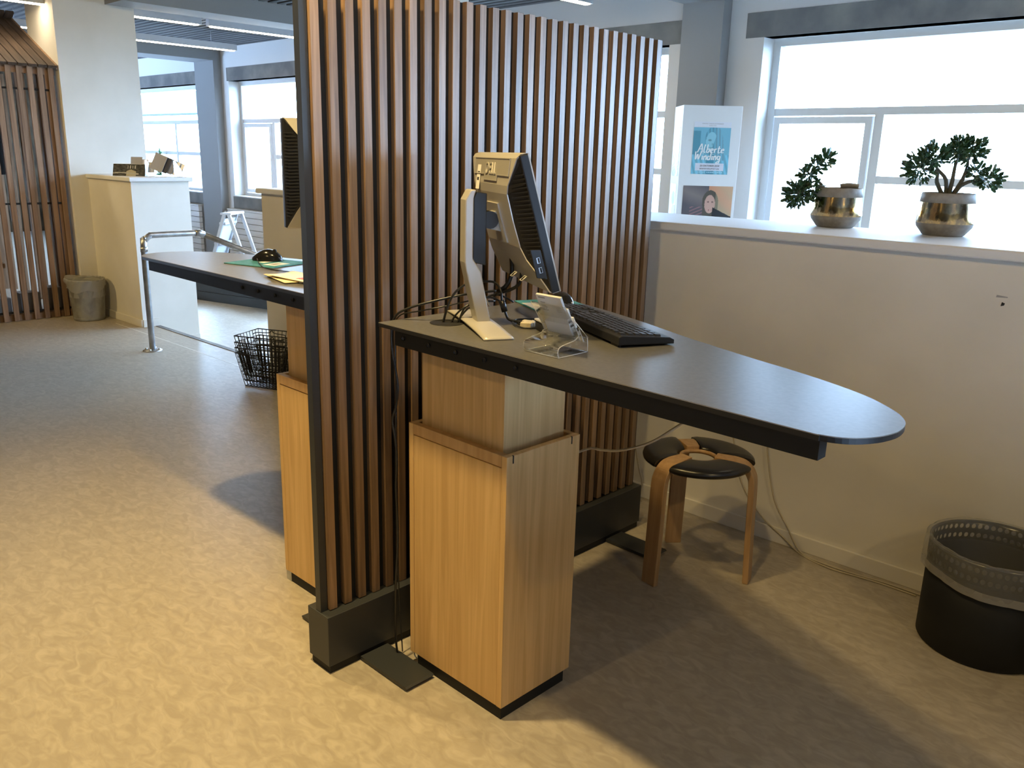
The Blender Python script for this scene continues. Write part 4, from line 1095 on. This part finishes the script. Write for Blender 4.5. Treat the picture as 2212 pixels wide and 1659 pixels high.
# a slim plant on the far sill
t = thing('window_plant', 'small dark plant on the far window sill behind the brochures', 'plant', (-13.4, 5.86, SILL + .012))
MB().lathe([(0, 0), (.07, 0), (.09, .14), (0, .14)], 16).build('pot', 'ceramic', t)
m = MB(); r_ = random.Random(5)
for k_ in range(34):
    z = .16 + k_ * .012; a = r_.uniform(0, 6.28); l = .10 * (1 - k_ / 44)
    m.tube([(0, 0, z), (l * .6 * math.cos(a), l * .6 * math.sin(a), z + .03), (l * math.cos(a), l * math.sin(a), z + .02)], (.012, .003), 4)
m.tube([(0, 0, .14), (0, 0, .6)], .008, 5)
o = m.build('foliage', 'green', t); o['kind'] = 'stuff'

# ------------------------------------------------------------------ the lower hall: radiator, display platform, ladder
for i, (x0, x1, lab) in enumerate([(-11.05, -8.6, 'white ribbed radiator under the middle window'), (-14.6, -11.9, 'white radiator under the left window beside the half wall end')]):
    t = thing('radiator', lab, 'radiator', (x0, 5.76, LOW + .12))
    for k_ in range(9):
        MB().box(0, x1 - x0, -.05, .0, k_ * .078, k_ * .078 + .072).build('panel_rib', 'white', t, bevel=.003)
    MB().box(0, x1 - x0, -.055, .0, .70, .715).build('top_grille', 'white', t)
    if i == 0:
        MB().tube([(-.06, -.03, .655), (.0, -.03, .655)], .018, 10).build('valve', 'rubber', t)
        MB().tube([(-.11, -.03, .655), (-.06, -.03, .655)], .024, 10).build('thermostat_head', 'white', t)
pl = thing('display_platform', 'low dark stepped display platform in the lower hall', 'platform', (-9.0, 4.222, LOW), math.atan2(.252, .886))
MB().box(-1.6, 1.75, 0, 1.0, 0, .098).build('lower_board', 'anthracite', pl, bevel=.002)
MB().box(-1.6, 1.75, .004, 1.0, .101, .20).build('upper_board', 'anthracite', pl, bevel=.002)
TOP = LOW + .20
def mag_fn(u_, v_):
    n_ = math.sin(u_ * 19 + v_ * 7) * math.sin(v_ * 23 - u_ * 5)
    return np.clip(np.array((.30, .27, .27)) * (1 + .9 * n_), 0.02, .9)
for i, (x, y, r, lab) in enumerate([(-8.25, 4.62, .35, 'rearmost open magazine on the dark display platform'), (-8.10, 4.50, .2, 'front magazine on the dark display platform'), (-7.93, 4.47, .4, 'white sheet at the right on the dark display platform'), (-9.32, 4.55, .5, 'loose pile of papers at the left on the display platform')]):
    t = thing('magazine', lab, 'magazine', (x, y, TOP), r)
    MB().box(-.15, .15, -.10, .10, 0, .006 if i < 3 else .05).build('pages', 'whitepaper', t)
    if i < 2: printed('cover_print', .29, .19, 24, 16, mag_fn, t, Matrix.Translation((-.145, -.095, .0072)))
# step ladder, an A of two flat frames
sl_ = thing('step_ladder', 'white A-shaped folding step ladder standing on the display platform', 'ladder', (-8.83, 4.62, TOP), math.radians(38))
def frame_side(x_top, x_bot, nm):
    g = thing  # unused
    q = MB()
    for y in (-.16, .16):
        d = .018
        q.hexa([(x_bot - d, y - .012, 0), (x_bot + d, y - .012, 0), (x_bot + d, y + .012, 0), (x_bot - d, y + .012, 0), (x_top - d, y - .012, .74), (x_top + d, y - .012, .74), (x_top + d, y + .012, .74), (x_top - d, y + .012, .74)])
    return q.build(nm, 'alu', sl_)
frame_side(-.02, -.27, 'front_rail'); frame_side(.03, .26, 'rear_rail')
for z in (.2, .42, .64):
    x = -.27 + (.25) * z / .74
    MB().box(x - .035, x + .035, -.15, .15, z - .012, z + .012).build('step', 'alu', sl_)
MB().prism([(-.235, .16), (-.035, .69), (-.030, .69), (-.230, .16)], 'y', -.148, .148).build('white_panel', 'white', sl_)
MB().box(-.06, .06, -.175, .175, .735, .755).build('top_cap', 'alu', sl_)
MB().tube([(-.17, -.15, .26), (.05, -.15, .30), (.17, -.15, .27)], .006, 6).build('spreader', 'alu', sl_)
MB().tube([(-.17, .15, .26), (.05, .15, .30), (.17, .15, .27)], .006, 6).build('spreader', 'alu', sl_)
tag(MB().box(-7.93, -7.80, 4.72, 4.85, TOP, TOP + .42).build('speaker_box', 'rubber', bevel=.004), 'black upright box beside the step ladder', 'box')
bpy.context.view_layer.update()
